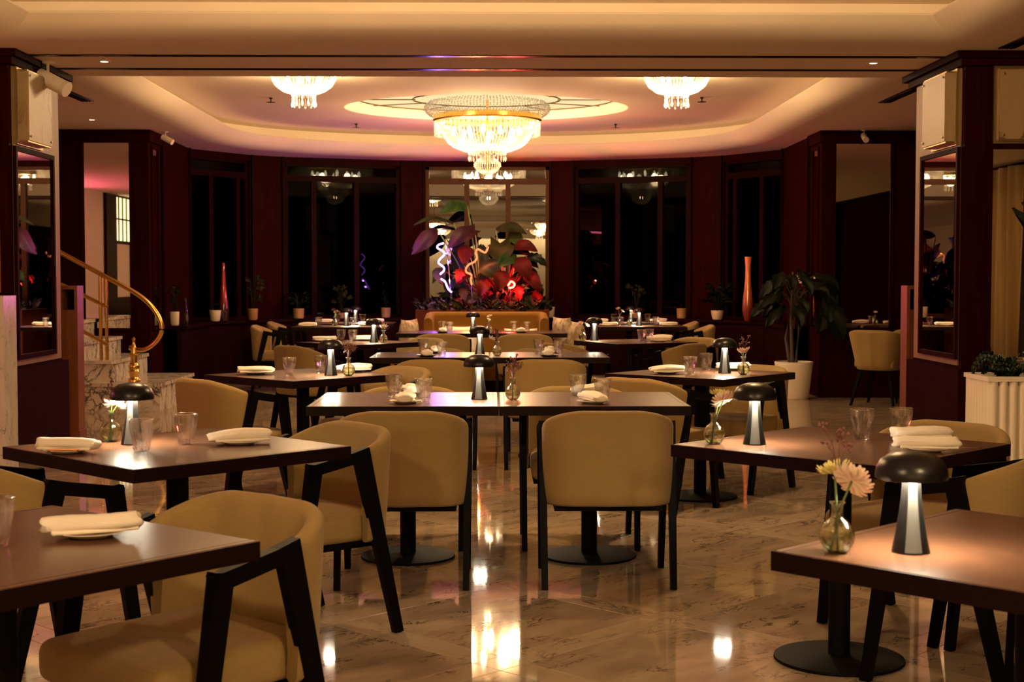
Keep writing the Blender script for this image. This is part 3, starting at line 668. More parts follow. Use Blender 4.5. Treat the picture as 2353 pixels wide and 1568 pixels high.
# ------------------------------------------------------------------ dining chairs
def shell_mesh(name, taper=0., zb=.36, ztop=.778, zend=.70, a=.288, yb=-.275, lean=.03, slant=True):
    g = G(); rings = []; th = .05; r = .15; nu = 40
    def plan(u, z):
        """outer outline at height z, u in -1..1, with its inward normal"""
        k = 1 - taper * (ztop - z) / (ztop - zb); aa = a * k
        ybz = (yb + lean * (ztop - z) / (ztop - zb)) * (1 - taper * .4 * (ztop - z) / (ztop - zb))
        yf = (-.075 - .16 * (.70 - z) / .70) if slant else .02 - .10 * (.70 - z) / .70
        s1 = max(yf - (ybz + r), .005); s2 = r * PI / 2; s3 = aa - r; tot = s1 + s2 + s3; d = abs(u) * tot
        sg = 1 if u >= 0 else -1
        if d <= s3: x, y, nx, ny = d, ybz - .012 * (1 - d / s3) ** 2 + .0, 0, 1
        elif d <= s3 + s2:
            q = (d - s3) / r; x, y, nx, ny = s3 + r * math.sin(q), ybz + r - r * math.cos(q), -math.sin(q), math.cos(q)
        else: x, y, nx, ny = aa, ybz + r + (d - s3 - s2), -1, 0
        return sg * x, y, sg * nx, ny
    for i in range(nu + 1):
        u = -1 + 2 * i / nu; au = abs(u)
        zt = ztop - (ztop - zend) * max(0, (au - .25) / .75) ** 1.6
        sec = []
        m = 8; rim = th / 2; thu = th * (1 - .25 * max(0, (au - .8) / .2))
        for k in range(m + 1): sec.append((0, zb + .012 + (zt - rim - zb - .012) * k / m))
        for k in range(1, 6):
            q = PI * k / 6; sec.append((thu / 2 - thu / 2 * math.cos(q), zt - rim + rim * math.sin(q)))
        for k in range(m, -1, -1): sec.append((thu, zb + .012 + (zt - rim - zb - .012) * k / m))
        sec.append((thu * .7, zb)); sec.append((thu * .3, zb))
        ringp = []
        for o_, z in sec:
            x, y, nx, ny = plan(u, z); ringp.append((x + nx * o_, y + ny * o_, z))
        rings.append(ringp)
    g.loft(rings, True, True, True)
    return mesh(name, g, M['fabric'], True, False, 1.2)
CH = thing('dining_armchair', '', 'chair', (0, 0, 0), 0, 'beige dining armchairs')
obj('seat', G().rbox(-.245, -.215, .355, .245, .29, .462, .035, 4, .014), M['fabric'], CH, weld=True, angle=1.2)
obj('backrest', shell_mesh('backrest'), None, CH)
for s_ in (-1, 1):
    xs = s_ * .285
    obj('leg', G().bar((xs, .135, .672), (s_ * .278, .235, 0), .032, .058, .027, .036), M['black_wood'], CH, smooth=False)
    obj('leg', G().bar((xs, -.062, .712), (s_ * .278, -.235, 0), .032, .066, .027, .038), M['black_wood'], CH, smooth=False)
    obj('arm_rest', G().bar((xs, -.085, .692), (xs, .163, .648), .034, .042), M['black_wood'], CH, smooth=False)
obj('seat_rail', G().box(-.235, -.19, .335, .235, .25, .358), M['black_wood'], CH, smooth=False)
TUB = thing('tub_chair', '', 'chair', (0, 0, 0), 0, 'beige tub chairs')
obj('seat', G().rbox(-.22, -.20, .40, .22, .27, .49, .03, 4, .01), M['fabric'], TUB, weld=True, angle=1.2)
obj('backrest', shell_mesh('backrest', .28, .38, .80, .70, .30, -.29, .02, False), None, TUB)
for sx, sy in ((-1, -1), (1, -1), (-1, 1), (1, 1)):
    obj('leg', G().bar((sx * .15, sy * .15, .40), (sx * .235, sy * .23, 0), .036, .036, .022, .022), M['black_wood'], TUB, smooth=False)
rad = math.radians
CHAIRS = [
 (-.39, 6.32, 90, 'beige armchair seen from behind at the nearest double table, half with the mushroom lamp'),
 (.507, 6.32, 90, 'beige armchair seen from behind at the nearest double table, half with the sprig vase'),
 (-.43, 7.2, 270, 'beige armchair facing the camera across the nearest double table, mushroom lamp side'),
 (.44, 7.2, 270, 'beige armchair facing the camera across the nearest double table, sprig vase side'),
 (-.40, 10.15, 90, 'beige armchair seen from behind at the middle double table, stair side'),
 (.38, 10.15, 90, 'beige armchair seen from behind at the middle double table, floor plant side'),
 (-.45, 11.2, 270, 'beige armchair across the middle double table, stair side, only its rim showing'),
 (.41, 11.2, 270, 'beige armchair across the middle double table, plant side, only its rim showing'),
 (-.51, 14.62, 90, 'beige armchair seen from behind at the banquette table, stair side'),
 (.335, 14.62, 90, 'beige armchair seen from behind at the banquette table, floor plant side'),
 (-.754, 3.54, 230, 'large nearest beige armchair with seat and black arm frame in the lower left foreground'),
 (-.716, 5.436, 219, 'beige armchair at the right corner of the table with the copper knife'),
 (-1.518, 4.715, 43, 'beige armchair cut by the left edge in front of the copper knife table'),
 (-1.49, 8.2, 45, 'beige armchair with pinkish back in front of the table left of the middle double table'),
 (-.716, 8.97, 225, 'beige armchair with open curved back behind the left dry sprig table'),
 (-1.52, 12.1, 45, 'beige armchair back just behind the left dry sprig table and its tumblers'),
 (-.77, 13.25, 225, 'beige armchair behind the white flower table left of the banquette'),
 (-2.6, 17.1, 0, 'beige armchair in profile at the end of the near left window table'),
 (-2.62, 18.45, 0, 'beige armchair in profile at the end of the far left window table'),
 (1.65, 5.43, 221, 'beige armchair behind the right corner of the table before the fluted planter'),
 (1.61, 4.75, 140, 'beige armchair at the right edge between the two foreground lamps'),
 (1.66, 3.50, 225, 'beige armchair barely showing at the lower right corner of the photo'),
 (.95, 8.26, 50, 'beige armchair with curved back in front of the table before the white floor pot'),
 (1.57, 9.1, 225, 'beige armchair with slanted black leg beside the white floor pot'),
 (1.56, 12.45, 140, 'beige armchair seen from outside behind the table before the white floor pot'),
 (1.80, 13.35, 225, 'beige armchair behind the table with the pale flower vase right of the banquette'),
 (.70, 12.5, 48, 'beige armchair half hidden behind the right tumblers of the middle double table'),
 (2.40, 17.1, 180, 'beige armchair in profile at the end of the near right window table'),
 (2.40, 18.45, 180, 'beige armchair in profile at the end of the far right window table'),
]
for x, y, ph, lb in CHAIRS: place(CH, (x, y, 0), rad(ph - 90), lb)
place(TUB, (4.10, 14.9, 0), rad(52 - 90), 'beige tub chair with tapered back and thin splayed legs before the pier mirror')
place(TUB, (4.62, 15.3, 0), rad(75 - 90), 'second beige tub chair mostly hidden behind the slim wooden stand')

# ------------------------------------------------------------------ tables
ZT = .765
def table(label, x, y, sx, sy, rot, group=None):
    r = thing('dining_table', label, 'table', (x, y, 0), rad(rot), group)
    tk = .043; c = .003
    g = G().loft([[(-sx / 2 + e, -sy / 2 + e, z), (sx / 2 - e, -sy / 2 + e, z), (sx / 2 - e, sy / 2 - e, z), (-sx / 2 + e, sy / 2 - e, z)] for e, z in ((0, ZT - tk), (0, ZT - c), (c, ZT))])
    obj('tabletop', g, M['table_wood'], r, smooth=False)
    e = .003; g = G()
    g.box(-sx / 2 - e, -sy / 2 - e, ZT - tk, sx / 2 + e, -sy / 2, ZT - .0012); g.box(-sx / 2 - e, sy / 2, ZT - tk, sx / 2 + e, sy / 2 + e, ZT - .0012)
    g.box(-sx / 2 - e, -sy / 2, ZT - tk, -sx / 2, sy / 2, ZT - .0012); g.box(sx / 2, -sy / 2, ZT - tk, sx / 2 + e, sy / 2, ZT - .0012)
    obj('edge_band', g, M['table_edge'], r, smooth=False)
    for q_ in (-1, 1): obj('inlay_line', G().box(q_ * (sx / 2 - .022) - .0012, -sy / 2 + .004, ZT - .001, q_ * (sx / 2 - .022) + .0012, sy / 2 - .004, ZT + .0003), M['table_edge'], r, smooth=False)
    obj('pole', G().lathe([(.038, .012), (.038, ZT - tk)], 20), M['black_metal'], r)
    obj('base', G().lathe([(0, .0), (.222, 0), (.228, .005), (.226, .012), (.20, .017), (.045, .022), (0, .022)], 40), M['black_metal'], r)
    obj('top_plate', G().box(-.2, -.2, ZT - tk - .012, .2, .2, ZT - tk), M['black_metal'], r, smooth=False)
    return r
TB = {
 'C1l': ('half with the mushroom lamp of the nearest double table', -.405, 6.825, .866, .79, 0),
 'C1r': ('half with the sprig vase of the nearest double table', .470, 6.825, .866, .79, 0),
 'C2l': ('half with the mushroom lamp of the middle double table', -.455, 10.72, .87, .75, 0),
 'C2r': ('half with the sprig vase of the middle double table', .425, 10.72, .87, .75, 0),
 'C3l': ('banquette table half with the mushroom lamp below the neon plants', -.555, 15.18, .885, .80, 0),
 'C3r': ('banquette table half without a lamp below the neon plants', .34, 15.18, .885, .80, 0),
 'L0': ('square table cut off by the lower left corner of the photo', -1.075, 3.09, .79, .79, -39.5),
 'L1': ('diamond set square table with the copper knife', -1.09, 4.92, .845, .845, -45),
 'L2': ('diamond set square table with two tumblers and dry sprigs on the left', -1.14, 8.58, .83, .83, -43),
 'L3': ('diamond set square table with a white flower left of the banquette', -1.19, 12.85, .80, .80, -42),
 'LFa': ('near window table on the left side of the bay', -1.80, 17.05, 1.10, .70, 0),
 'LFb': ('far window table on the left side of the bay', -1.80, 18.35, 1.10, .70, 0),
 'R0': ('square table with a lamp and flower vase in the lower right corner', 1.16, 3.0, .79, .79, -46.5),
 'R1': ('diamond set square table before the fluted planter', 1.225, 4.95, .84, .84, -45),
 'R2': ('diamond set square table before the white floor pot', 1.28, 8.68, .83, .83, -41),
 'R3': ('diamond set square table with a lamp right of the banquette', 1.31, 12.97, .82, .82, 25),
 'RFa': ('near window table on the right side of the bay', 1.78, 17.10, 1.05, .70, 0),
 'TT': ('table by the tub chairs, seen in the pier mirror', 4.85, 14.10, .80, .80, 0),
 'RFb': ('far window table on the right side of the bay', 1.78, 18.40, 1.05, .70, 0),
}
for k, v in TB.items(): table('dark walnut ' + v[0], *v[1:], group='dark walnut dining tables')

# ------------------------------------------------------------------ things on the tables
LP = thing('table_lamp', '', 'lamp', (0, 0, 0), 0, 'black mushroom table lamps')
obj('stem', G().lathe([(0, 0), (.040, 0), (.040, .003), (.033, .035), (.026, .08), (.021, .12), (.0185, .163)], 24), M['lamp_stem'], LP)
obj('shade', G().lathe([(.070, .160), (.0755, .158), (.0765, .165), (.074, .180), (.064, .198), (.045, .210), (.02, .216), (0, .217)], 32), M['lamp_black'], LP)
SH = LP.children[1]
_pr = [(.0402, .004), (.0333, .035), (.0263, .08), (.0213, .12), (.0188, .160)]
obj('lit_face', G().grid([[(r_ * 1.012 * math.cos(a_), r_ * 1.012 * math.sin(a_), z_) for a_ in [-PI / 2 - .12 + (k_ - 4) / 4 * .46 for k_ in range(9)]] for r_, z_ in _pr]), M['stem_face'], LP.children[0])['label'] = 'satin grey front face of the lamp stem'  # pale strip standing in for the lit band on the stem
obj('shade_underside', G().lathe([(.0185, .166), (.070, .163), (.070, .160)], 32), M['white_paint'], SH)
obj('light_ring', G().lathe([(.022, .1615), (.046, .1610), (.046, .1635), (.022, .1640)], 28), M['lamp_led'], SH)
VA = thing('bud_vase', '', 'vase', (0, 0, 0), 0, 'round glass bud vases')
obj('glass_body', G().lathe([(.001, .0), (.018, .0), (.027, .006), (.036, .024), (.0378, .040), (.033, .056), (.022, .068), (.014, .075), (.0125, .085), (.0125, .102), (.0175, .108), (.0165, .109), (.0108, .102), (.0108, .085), (.0125, .076), (.0205, .0665), (.0315, .055), (.0360, .040), (.0345, .026), (.026, .010), (.018, .006), (.001, .006)], 28, (0, 0, 0), True, True), M['vase_glass'], VA, angle=1.4)
obj('water', G().lathe([(.001, .0065), (.0175, .0065), (.0252, .0105), (.0338, .0265), (.0353, .040), (.0335, .049), (.001, .049)], 24, (0, 0, 0), True, True), M['water'], VA.children[0])
TU = thing('tumbler', '', 'glass', (0, 0, 0), 0, 'clear faceted tumblers')
def faceted(r, z, n=18, amp=0.): return [(r * (1 + amp * math.cos(9 * 2 * PI * j / (n * 2) * 2)) * math.cos(2 * PI * j / (n * 2)), r * (1 + amp * math.cos(9 * 2 * PI * j / (n * 2) * 2)) * math.sin(2 * PI * j / (n * 2)), z) for j in range(n * 2)]
tb = obj('glass_body', G().loft([faceted(.004, .0), faceted(.0245, .0), faceted(.0265, .006, amp=.03), faceted(.0285, .02, amp=.04), faceted(.033, .05, amp=.035), faceted(.039, .068, amp=.01), faceted(.0415, .085), faceted(.042, .107), faceted(.0415, .1085), faceted(.0405, .107), faceted(.0393, .085), faceted(.0365, .068), faceted(.0305, .05), faceted(.0262, .024), faceted(.022, .019), faceted(.004, .018)], True, True, True), M['glass'], TU, angle=1.4)
obj('rim', G().tube([(.0413 * math.cos(2 * PI * j / 30), .0413 * math.sin(2 * PI * j / 30), .1085) for j in range(31)], .0010, 5, caps=False), M['rim_glass'], tb)
def napkin_mesh(seed):
    rnd = random.Random(seed); g = G(); rings = []; n = 22; L = .205
    for i in range(15):
        t = i / 14; x = -L / 2 + L * t
        wy = .043 * (1 + .10 * math.sin(3.1 * t + seed)) * (1 - .20 * (abs(t - .5) * 2) ** 6); hz = .019 * (1 + .12 * math.sin(4 * t + seed * 2)) * (.8 + .25 * t if seed % 2 else 1.05 - .25 * t)
        cyo = .006 * math.sin(5 * t + seed); ring_ = []
        for j in range(n):
            a = 2 * PI * j / n; ca, sa = math.cos(a), math.sin(a)
            py = wy * math.copysign(abs(ca) ** .75, ca); pz = hz * math.copysign(abs(sa) ** .8, sa)
            if j in (3, 4): pz -= .005 + .002 * math.sin(9 * t)
            if j in (8, 9): pz -= .004
            if j == 20: py -= .010
            ring_.append((x + .006 * math.sin(a * 2 + seed) + rnd.uniform(-.0008, .0008), py + cyo, hz + pz + rnd.uniform(-.0006, .0006) + .004 * math.sin(t * 3)))
        rings.append(ring_)
    c0 = [(p[0] - .004, p[1] * .8, .018 + (p[2] - .018) * .7) for p in rings[0]]; c1 = [(p[0] + .004, p[1] * .8, .018 + (p[2] - .018) * .7) for p in rings[-1]]
    g.loft([c0] + rings + [c1]); return mesh('napkin', g, M['linen'], True, False, 1.3)
NAP = [napkin_mesh(s_) for s_ in (1, 2, 3)]
FOLD = [mesh('napkin_fold', G().rbox(-.094, -.030, 0, .096, .034, .009, .004, 2), M['linen'], True, True)]
PLm = mesh('side_plate', G().lathe([(0, .0), (.045, 0), (.05, .003), (.075, .011), (.0775, .013), (.0755, .014), (.05, .007), (0, .006)], 36), M['porcelain'])
PLd = mesh('side_plate', G().lathe([(0, .0), (.045, 0), (.05, .003), (.075, .011), (.0775, .013), (.0755, .014), (.05, .007), (0, .006)], 36), M['slate_plate'])
nap_i = [0]
def napkin(x, y, rz, lb, dark=False, flat=False):
    pc = 'dark plate' if dark else 'white plate'
    p_ = obj('side_plate', PLd if dark else PLm, None, None, (x, y, ZT)); tag(p_, pc + ' of the napkin ' + lb, 'plate', 'side plates')
    i = nap_i[0] % 3; nap_i[0] += 1
    r = thing('napkin', 'folded white napkin ' + lb, 'napkin', (x, y, ZT + .013), rz, 'folded white napkins')
    obj('rolled_cloth', NAP[i], None, r, (0, 0, .0)); obj('loose_fold', FOLD[0], None, r, (.004, -.012, .0), .06)
SPR_G = {}
def mum_mesh(name, m, rad_=.046, n1=(12, 18, 22, 26), seed=0):
    rnd = random.Random(seed); g = G()
    for li, n in enumerate(n1):
        el = 1.25 - li * .42; ln = rad_ * (.45 + .55 * li / (len(n1) - 1))
        for k in range(n):
            a = 2 * PI * k / n + li * .3 + rnd.uniform(-.1, .1); e = el + rnd.uniform(-.12, .12)
            d = Vector((math.cos(a) * math.cos(e), math.sin(a) * math.cos(e), math.sin(e))); s_ = Vector((-math.sin(a), math.cos(a), 0)); up = d.cross(s_) * -1
            wv = .0030 + .0009 * li; rows = []
            for t, ww, cu in ((.05, .4, 0), (.4, .9, .06), (.75, 1.1, .02), (1, .45, .14)):
                c = d * ln * t + Vector((0, 0, 1)) * ln * cu
                rows.append([c - s_ * wv * ww + up * wv * .35 * ww, c, c + s_ * wv * ww + up * wv * .35 * ww])
            g.grid(rows)
    return mesh(name, g, m, True)
MUM = {'pink': mum_mesh('flower_head', M['petal_pink'], .047), 'yellow': mum_mesh('flower_head', M['petal_yellow'], .040, (14, 18, 22), 2), 'white': mum_mesh('flower_head', M['petal_white'], .034, (5, 7, 8), 3), 'pinks': mum_mesh('flower_head', M['petal_pink'], .034, (8, 12, 14), 4)}
def sprig_mesh(seed, n=9, sp=.045, ht=.085, bead=.0045):
    rnd = random.Random(seed); g = G()
    for k in range(n):
        a = rnd.uniform(0, 2 * PI); q = rnd.uniform(.2, 1) * sp; e = (q * math.cos(a), q * math.sin(a), ht * rnd.uniform(.55, 1))
        g.tube([(0, 0, 0), (e[0] * .35, e[1] * .35, e[2] * .6), e], .0009, 4)
        for b in range(6): g.octa((e[0] + rnd.uniform(-.011, .011), e[1] + rnd.uniform(-.011, .011), e[2] + rnd.uniform(-.012, .008)), bead, bead * 1.2)
    return mesh('sprig_tips', g, M['sprig'], False)
SPM = [sprig_mesh(1), sprig_mesh(2, 6, .03, .10), sprig_mesh(3, 12, .05, .09, .004)]
def stem_mesh(dx, dy, dz):
    return G().tube([(-dx * .3, -dy * .3, .012), (0, 0, .08), (dx * .4, dy * .4, .11), (dx, dy, dz)], .0022, 6)
SEEN = {}
def uniq(lb):
    SEEN[lb] = SEEN.get(lb, 0) + 1
    return lb if SEEN[lb] == 1 else lb.replace('small ', 'second ') if 'small' in lb else 'second ' + lb
def vase(x, y, where, flowers):
    place(VA, (x, y, ZT), random.uniform(0, 6), 'small round clear glass bud vase with water ' + where)
    for kind, dx, dy, dz, tx, ty in flowers:
        if kind in MUM:
            nm = {'pink': 'pale pink chrysanthemum', 'yellow': 'pale yellow green chrysanthemum', 'white': 'small white blossom', 'pinks': 'small pale pink chrysanthemum'}[kind]
            r = thing('flower', uniq(nm + ' in the bud vase ' + where), 'flower', (x, y, ZT), 0, 'flowers in bud vases')
            h = obj('flower_head', MUM[kind], None, r, (dx, dy, dz)); h.rotation_euler = (tx, ty, random.uniform(0, 6))
            obj('stem', stem_mesh(dx, dy, dz), M['stem_green'], r)
        else:
            r = thing('flower_sprig', uniq('dry dark berry sprig in the bud vase ' + where), 'flower', (x, y, ZT), 0, 'dry sprigs in bud vases')
            obj('sprig_tips', SPM[int(kind[1])], None, r, (0, 0, dz), random.uniform(0, 6)); obj('stem', stem_mesh(dx * .3, dy * .3, dz), M['stem_green'], r)
w_ = {'C1': 'on the nearest double table', 'C2': 'on the middle double table', 'C3': 'on the banquette table', 'L0': 'at the lower left corner', 'L1': 'on the copper knife table', 'L2': 'on the left dry sprig table', 'L3': 'on the table left of the banquette', 'LFa': 'on the near left window table', 'LFb': 'on the far left window table', 'R0': 'on the lower right corner table', 'R1': 'on the table before the fluted planter', 'R2': 'on the table before the white floor pot', 'R3': 'on the table right of the banquette', 'RFa': 'on the near right window table', 'RFb': 'on the far right window table', 'TT': 'on the tub chair table'}
for k, x, y in (('C1', -.06, 6.80), ('C2', -.09, 10.76), ('C3', -.20, 15.20), ('L1', -1.26, 4.985), ('L2', -.96, 8.48), ('L3', -1.06, 12.80), ('LFa', -1.75, 17.15), ('LFb', -1.76, 18.40), ('R0', .892, 2.995), ('R1', .92, 4.95), ('R2', 1.42, 8.64), ('R3', .95, 13.14), ('RFa', 1.78, 17.15), ('RFb', 1.81, 18.45)):
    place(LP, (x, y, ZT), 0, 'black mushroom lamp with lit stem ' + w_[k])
vase(.10, 6.77, w_['C1'], [('s2', .0, 0, .10, 0, 0), ('s1', .01, 0, .11, 0, 0)])
vase(.04, 10.58, w_['C2'], [('s2', 0, 0, .11, 0, 0), ('white', -.045, -.01, .125, .5, -.6)])
vase(-.03, 15.25, w_['C3'], [('pinks', .01, 0, .16, .3, .2), ('white', -.01, -.02, .13, .6, 0)])
vase(-1.355, 5.06, w_['L1'], [('white', .01, -.02, .135, .9, 0), ('pinks', .025, -.01, .13, .9, .5), ('s1', -.03, 0, .11, 0, 0)])
vase(-.85, 8.44, w_['L2'], [('s0', 0, 0, .105, 0, 0), ('s2', 0, 0, .10, 0, 0)])
vase(-.97, 12.74, w_['L3'], [('white', .01, 0, .14, .4, .2), ('pinks', -.015, .01, .13, .5, -.3)])
vase(-1.89, 17.15, w_['LFa'], [('pinks', .02, 0, .16, .5, .3), ('s0', 0, 0, .12, 0, 0)])
vase(-1.88, 18.40, w_['LFb'], [('white', .0, 0, .15, .5, 0)])
vase(.733, 2.99, w_['R0'], [('pink', .025, -.02, .155, .75, .55), ('yellow', .0, .02, .165, .25, .1), ('s1', -.015, .02, .17, 0, 0)])
vase(.78, 4.96, w_['R1'], [('pink', .03, -.01, .155, .6, .3), ('yellow', .02, .015, .165, .1, .1)])
vase(1.51, 8.50, w_['R2'], [('pinks', -.012, 0, .135, .4, -.4), ('pinks', .022, 0, .14, .4, .5), ('s1', .0, 0, .13, 0, 0)])
vase(.84, 13.12, w_['R3'], [('pinks', -.02, 0, .15, .4, -.4), ('white', .03, 0, .14, .5, .5)])
vase(1.66, 17.12, w_['RFa'], [('pinks', .02, 0, .15, .4, .3)])
vase(4.78, 14.05, w_['TT'], [('white', .0, 0, .14, .4, 0)])
vase(1.66, 18.42, w_['RFb'], [('pinks', -.02, 0, .17, .4, -.3), ('white', .03, 0, .14, .4, .3)])
for x, y, lb in ((-.32, 6.68, 'in front of the mushroom lamp ' + w_['C1']), (-.48, 6.96, 'at the back left ' + w_['C1']), (.42, 6.94, 'at the back right ' + w_['C1']), (.52, 6.65, 'leaning over the front right napkin ' + w_['C1']),
                 (-.53, 10.98, 'at the back left ' + w_['C2']), (-.37, 10.52, 'catching violet light ' + w_['C2']), (.36, 10.94, 'at the back right ' + w_['C2']), (.5, 10.63, 'beside the right napkins ' + w_['C2']),
                 (-.54, 15.42, 'at the back left ' + w_['C3']), (-.45, 15.2, 'at the front left ' + w_['C3']), (.24, 15.42, 'at the back right ' + w_['C3']), (.38, 15.25, 'at the front right ' + w_['C3']),
                 (-1.175, 4.77, 'in front of the lamp ' + w_['L1']), (-1.07, 4.97, 'standing at the back ' + w_['L1']), (-1.078, 3.08, 'cut by the photo edge ' + w_['L0']),
                 (-1.20, 8.44, 'away from the lamp ' + w_['L2']), (-1.04, 8.67, 'half behind the lamp ' + w_['L2']), (-1.37, 12.95, 'left one of two ' + w_['L3']), (-1.26, 12.9, 'right one of two ' + w_['L3']),
                 (-2.06, 16.95, 'left one ' + w_['LFa']), (-1.64, 16.90, 'right one ' + w_['LFa']), (-1.98, 18.3, 'left one ' + w_['LFb']), (-1.66, 18.3, 'right one ' + w_['LFb']),
                 (1.34, 5.11, 'left one ' + w_['R1']), (1.49, 5.14, 'beside the back napkin ' + w_['R1']), (1.19, 8.50, 'nearer one ' + w_['R2']), (1.34, 8.86, 'farther one ' + w_['R2']),
                 (1.36, 12.88, 'left one ' + w_['R3']), (1.45, 13.05, 'right one ' + w_['R3']), (1.55, 17.10, 'left one ' + w_['RFa']), (1.97, 17.05, 'right one ' + w_['RFa']), (4.68, 14.25, 'seen in the mirror ' + w_['TT']), (5.02, 14.0, 'farther one ' + w_['TT']), (1.58, 18.4, 'left one ' + w_['RFb']), (2.02, 18.4, 'right one ' + w_['RFb'])):
    place(TU, (x, y, ZT), random.uniform(0, 6), 'clear faceted glass tumbler ' + lb)
for x, y, rz, lb, dk in ((-.40, 6.60, 1.62, 'front left ' + w_['C1'], 0), (-.41, 7.10, 1.67, 'back left ' + w_['C1'], 1), (.47, 6.58, 1.87, 'front right ' + w_['C1'], 0), (.48, 7.10, 0.97, 'back right ' + w_['C1'], 0),
                         (-.48, 10.48, 1.67, 'front left ' + w_['C2'], 1), (-.44, 10.99, 1.67, 'back left ' + w_['C2'], 1), (.42, 10.50, 1.57, 'front right ' + w_['C2'], 1), (.45, 10.99, 1.57, 'back right ' + w_['C2'], 0),
                         (-.52, 15.0, 1.57, 'front left ' + w_['C3'], 1), (.31, 15.05, 1.57, 'front right ' + w_['C3'], 1),
                         (-1.415, 4.74, -.25, 'beside the copper knife ' + w_['L1'], 0), (-.885, 4.98, .35, 'away from the lamp ' + w_['L1'], 0), (-.905, 3.205, .35, w_['L0'], 0),
                         (-1.42, 8.56, .0, 'left side ' + w_['L2'], 1), (-.85, 8.78, .2, 'behind the lamp ' + w_['L2'], 1), (-1.52, 12.95, .1, 'left side ' + w_['L3'], 0), (-1.18, 13.15, .0, 'behind the lamp ' + w_['L3'], 1),
                         (-2.18, 16.85, 0, 'left end ' + w_['LFa'], 0), (-1.50, 17.2, 0, 'right end ' + w_['LFa'], 0), (-2.15, 18.3, 0, 'left end ' + w_['LFb'], 0), (-1.50, 18.35, 0, 'right end ' + w_['LFb'], 0),
                         (1.46, 4.74, -.15, 'with knife tip ' + w_['R1'], 0), (1.54, 5.06, .1, 'behind the tumbler ' + w_['R1'], 0), (1.06, 8.58, .1, 'front left ' + w_['R2'], 1), (1.52, 8.92, .1, 'behind lamp ' + w_['R2'], 1),
                         (1.52, 12.87, .0, 'nearer one ' + w_['R3'], 0), (1.56, 13.12, .1, 'farther one ' + w_['R3'], 0), (1.40, 17.02, 0, 'left end ' + w_['RFa'], 0), (2.12, 17.02, 0, 'right end ' + w_['RFa'], 0), (4.62, 14.0, .2, 'left one ' + w_['TT'], 0), (4.95, 14.2, 0, 'right one ' + w_['TT'], 0), (1.40, 18.4, 0, 'left end ' + w_['RFb'], 0), (2.16, 18.4, 0, 'right end ' + w_['RFb'], 0)):
    napkin(x, y, rz, lb, dk)
def knife(m, x, y, rz, lb):
    r = thing('table_knife', lb, 'knife', (x, y, ZT + .016), rz)
    obj('handle', G().tube([(-.10, 0, 0), (-.05, 0, .001), (0, 0, 0)], [.004, .0055, .004], 8), m, r); obj('blade', G().loft([[(0, -.004, -.0008), (0, .006, -.0008), (0, .006, .0008), (0, -.004, .0008)], [(.09, -.004, -.0006), (.09, .007, -.0006), (.09, .007, .0006), (.09, -.004, .0006)], [(.115, -.002, -.0004), (.115, .002, -.0004), (.115, .002, .0004), (.115, -.002, .0004)]]), m, r, smooth=False)
knife(M['copper'], -1.36, 4.685, .1, 'copper coloured table knife beside the napkin on the diamond set left table')
knife(M['steel'], 1.51, 4.72, -.1, 'silver table knife poking from the napkin before the fluted planter')

# ------------------------------------------------------------------ banquette and its planter
bq = thing('banquette', 'ochre velvet banquette sofa with curved ends below the neon plants', 'sofa', (-.06, 15.95, 0))
obj('seat', G().rbox(-1.06, -.28, .20, 1.06, .44, .46, .05, 4, .01), M['sofa'], bq, weld=True, angle=1.2)
rings = []
for i in range(33):
    u = -1 + 2 * i / 32; a = .70; r_ = .14; L1 = a - r_ + .0; s2 = r_ * PI / 2; s3 = .35; tot = L1 + s2 + s3; d = abs(u) * tot; sg_ = 1 if u >= 0 else -1
    if d <= L1: x, y, nx, ny = d, .42, 0, -1
    elif d <= L1 + s2: q = (d - L1) / r_; x, y, nx, ny = L1 + r_ * math.sin(q), .42 - r_ + r_ * math.cos(q), -math.sin(q), -math.cos(q)
    else: x, y, nx, ny = a, .42 - r_ - (d - L1 - s2), -1, 0
    zt = .955 - .06 * max(0, (abs(u) - .6) / .4) ** 2; sec = [(0, .1), (0, zt - .05), (.015, zt - .015), (.05, zt), (.085, zt - .015), (.10, zt - .05), (.10, .1)]
    rings.append([(sg_ * (x + nx * o_), y + ny * o_, z) for o_, z in sec])
obj('backrest', G().loft(rings, True, True, True), M['sofa'], bq, angle=1.2)
obj('plinth', G().box(-.98, -.22, 0, .98, .40, .2), M['mahogany'], bq, smooth=False)
def cushion(lb, x, y, z, rx, rz, s_=.42, m=None):
    g = G(); rows = []; n = 10
    for sgn in (1, -1):
        rows = []
        for i in range(n + 1):
            r_ = []
            for j in range(n + 1):
                u, v = -1 + 2 * i / n, -1 + 2 * j / n; e = (1 - abs(u) ** 3) * (1 - abs(v) ** 3); pin = 1 - .07 * (1 - abs(u) ** 2) * abs(v) ** 2 - .07 * (1 - abs(v) ** 2) * abs(u) ** 2
                r_.append((u * s_ / 2 * pin, sgn * .075 * e ** .6, v * s_ / 2 * pin))
            rows.append(r_)
        g.grid(rows)
    o = tag(obj('cushion', g, m or M['cushion'], None, (x, y, z), weld=True, angle=1.4), lb, 'cushion', 'cushions on the banquette'); o.rotation_euler = (rx, 0, rz)
cushion('cream cushion tinted pink by the neon at the stair end of the banquette', -.93, 16.0, .66, 0, 1.2, .44)
cushion('patterned cream cushion standing at the plant end of the banquette', .81, 16.10, .68, .1, -1.15, .44)
cushion('second patterned cushion leaning at the plant end of the banquette', .95, 15.84, .66, .05, -1.3, .40)
cushion('flat cream lumbar cushion behind the lamp on the banquette', -.35, 16.17, .60, -.15, 0, .40, M['linen'])
cushion('flat cream lumbar cushion behind the right tumblers on the banquette', .33, 16.17, .58, -.15, 0, .38, M['linen'])
px = thing('planter_box', 'long red brown wooden planter box behind the banquette full of tropical plants', 'planter', (-.11, 18.6, 0))
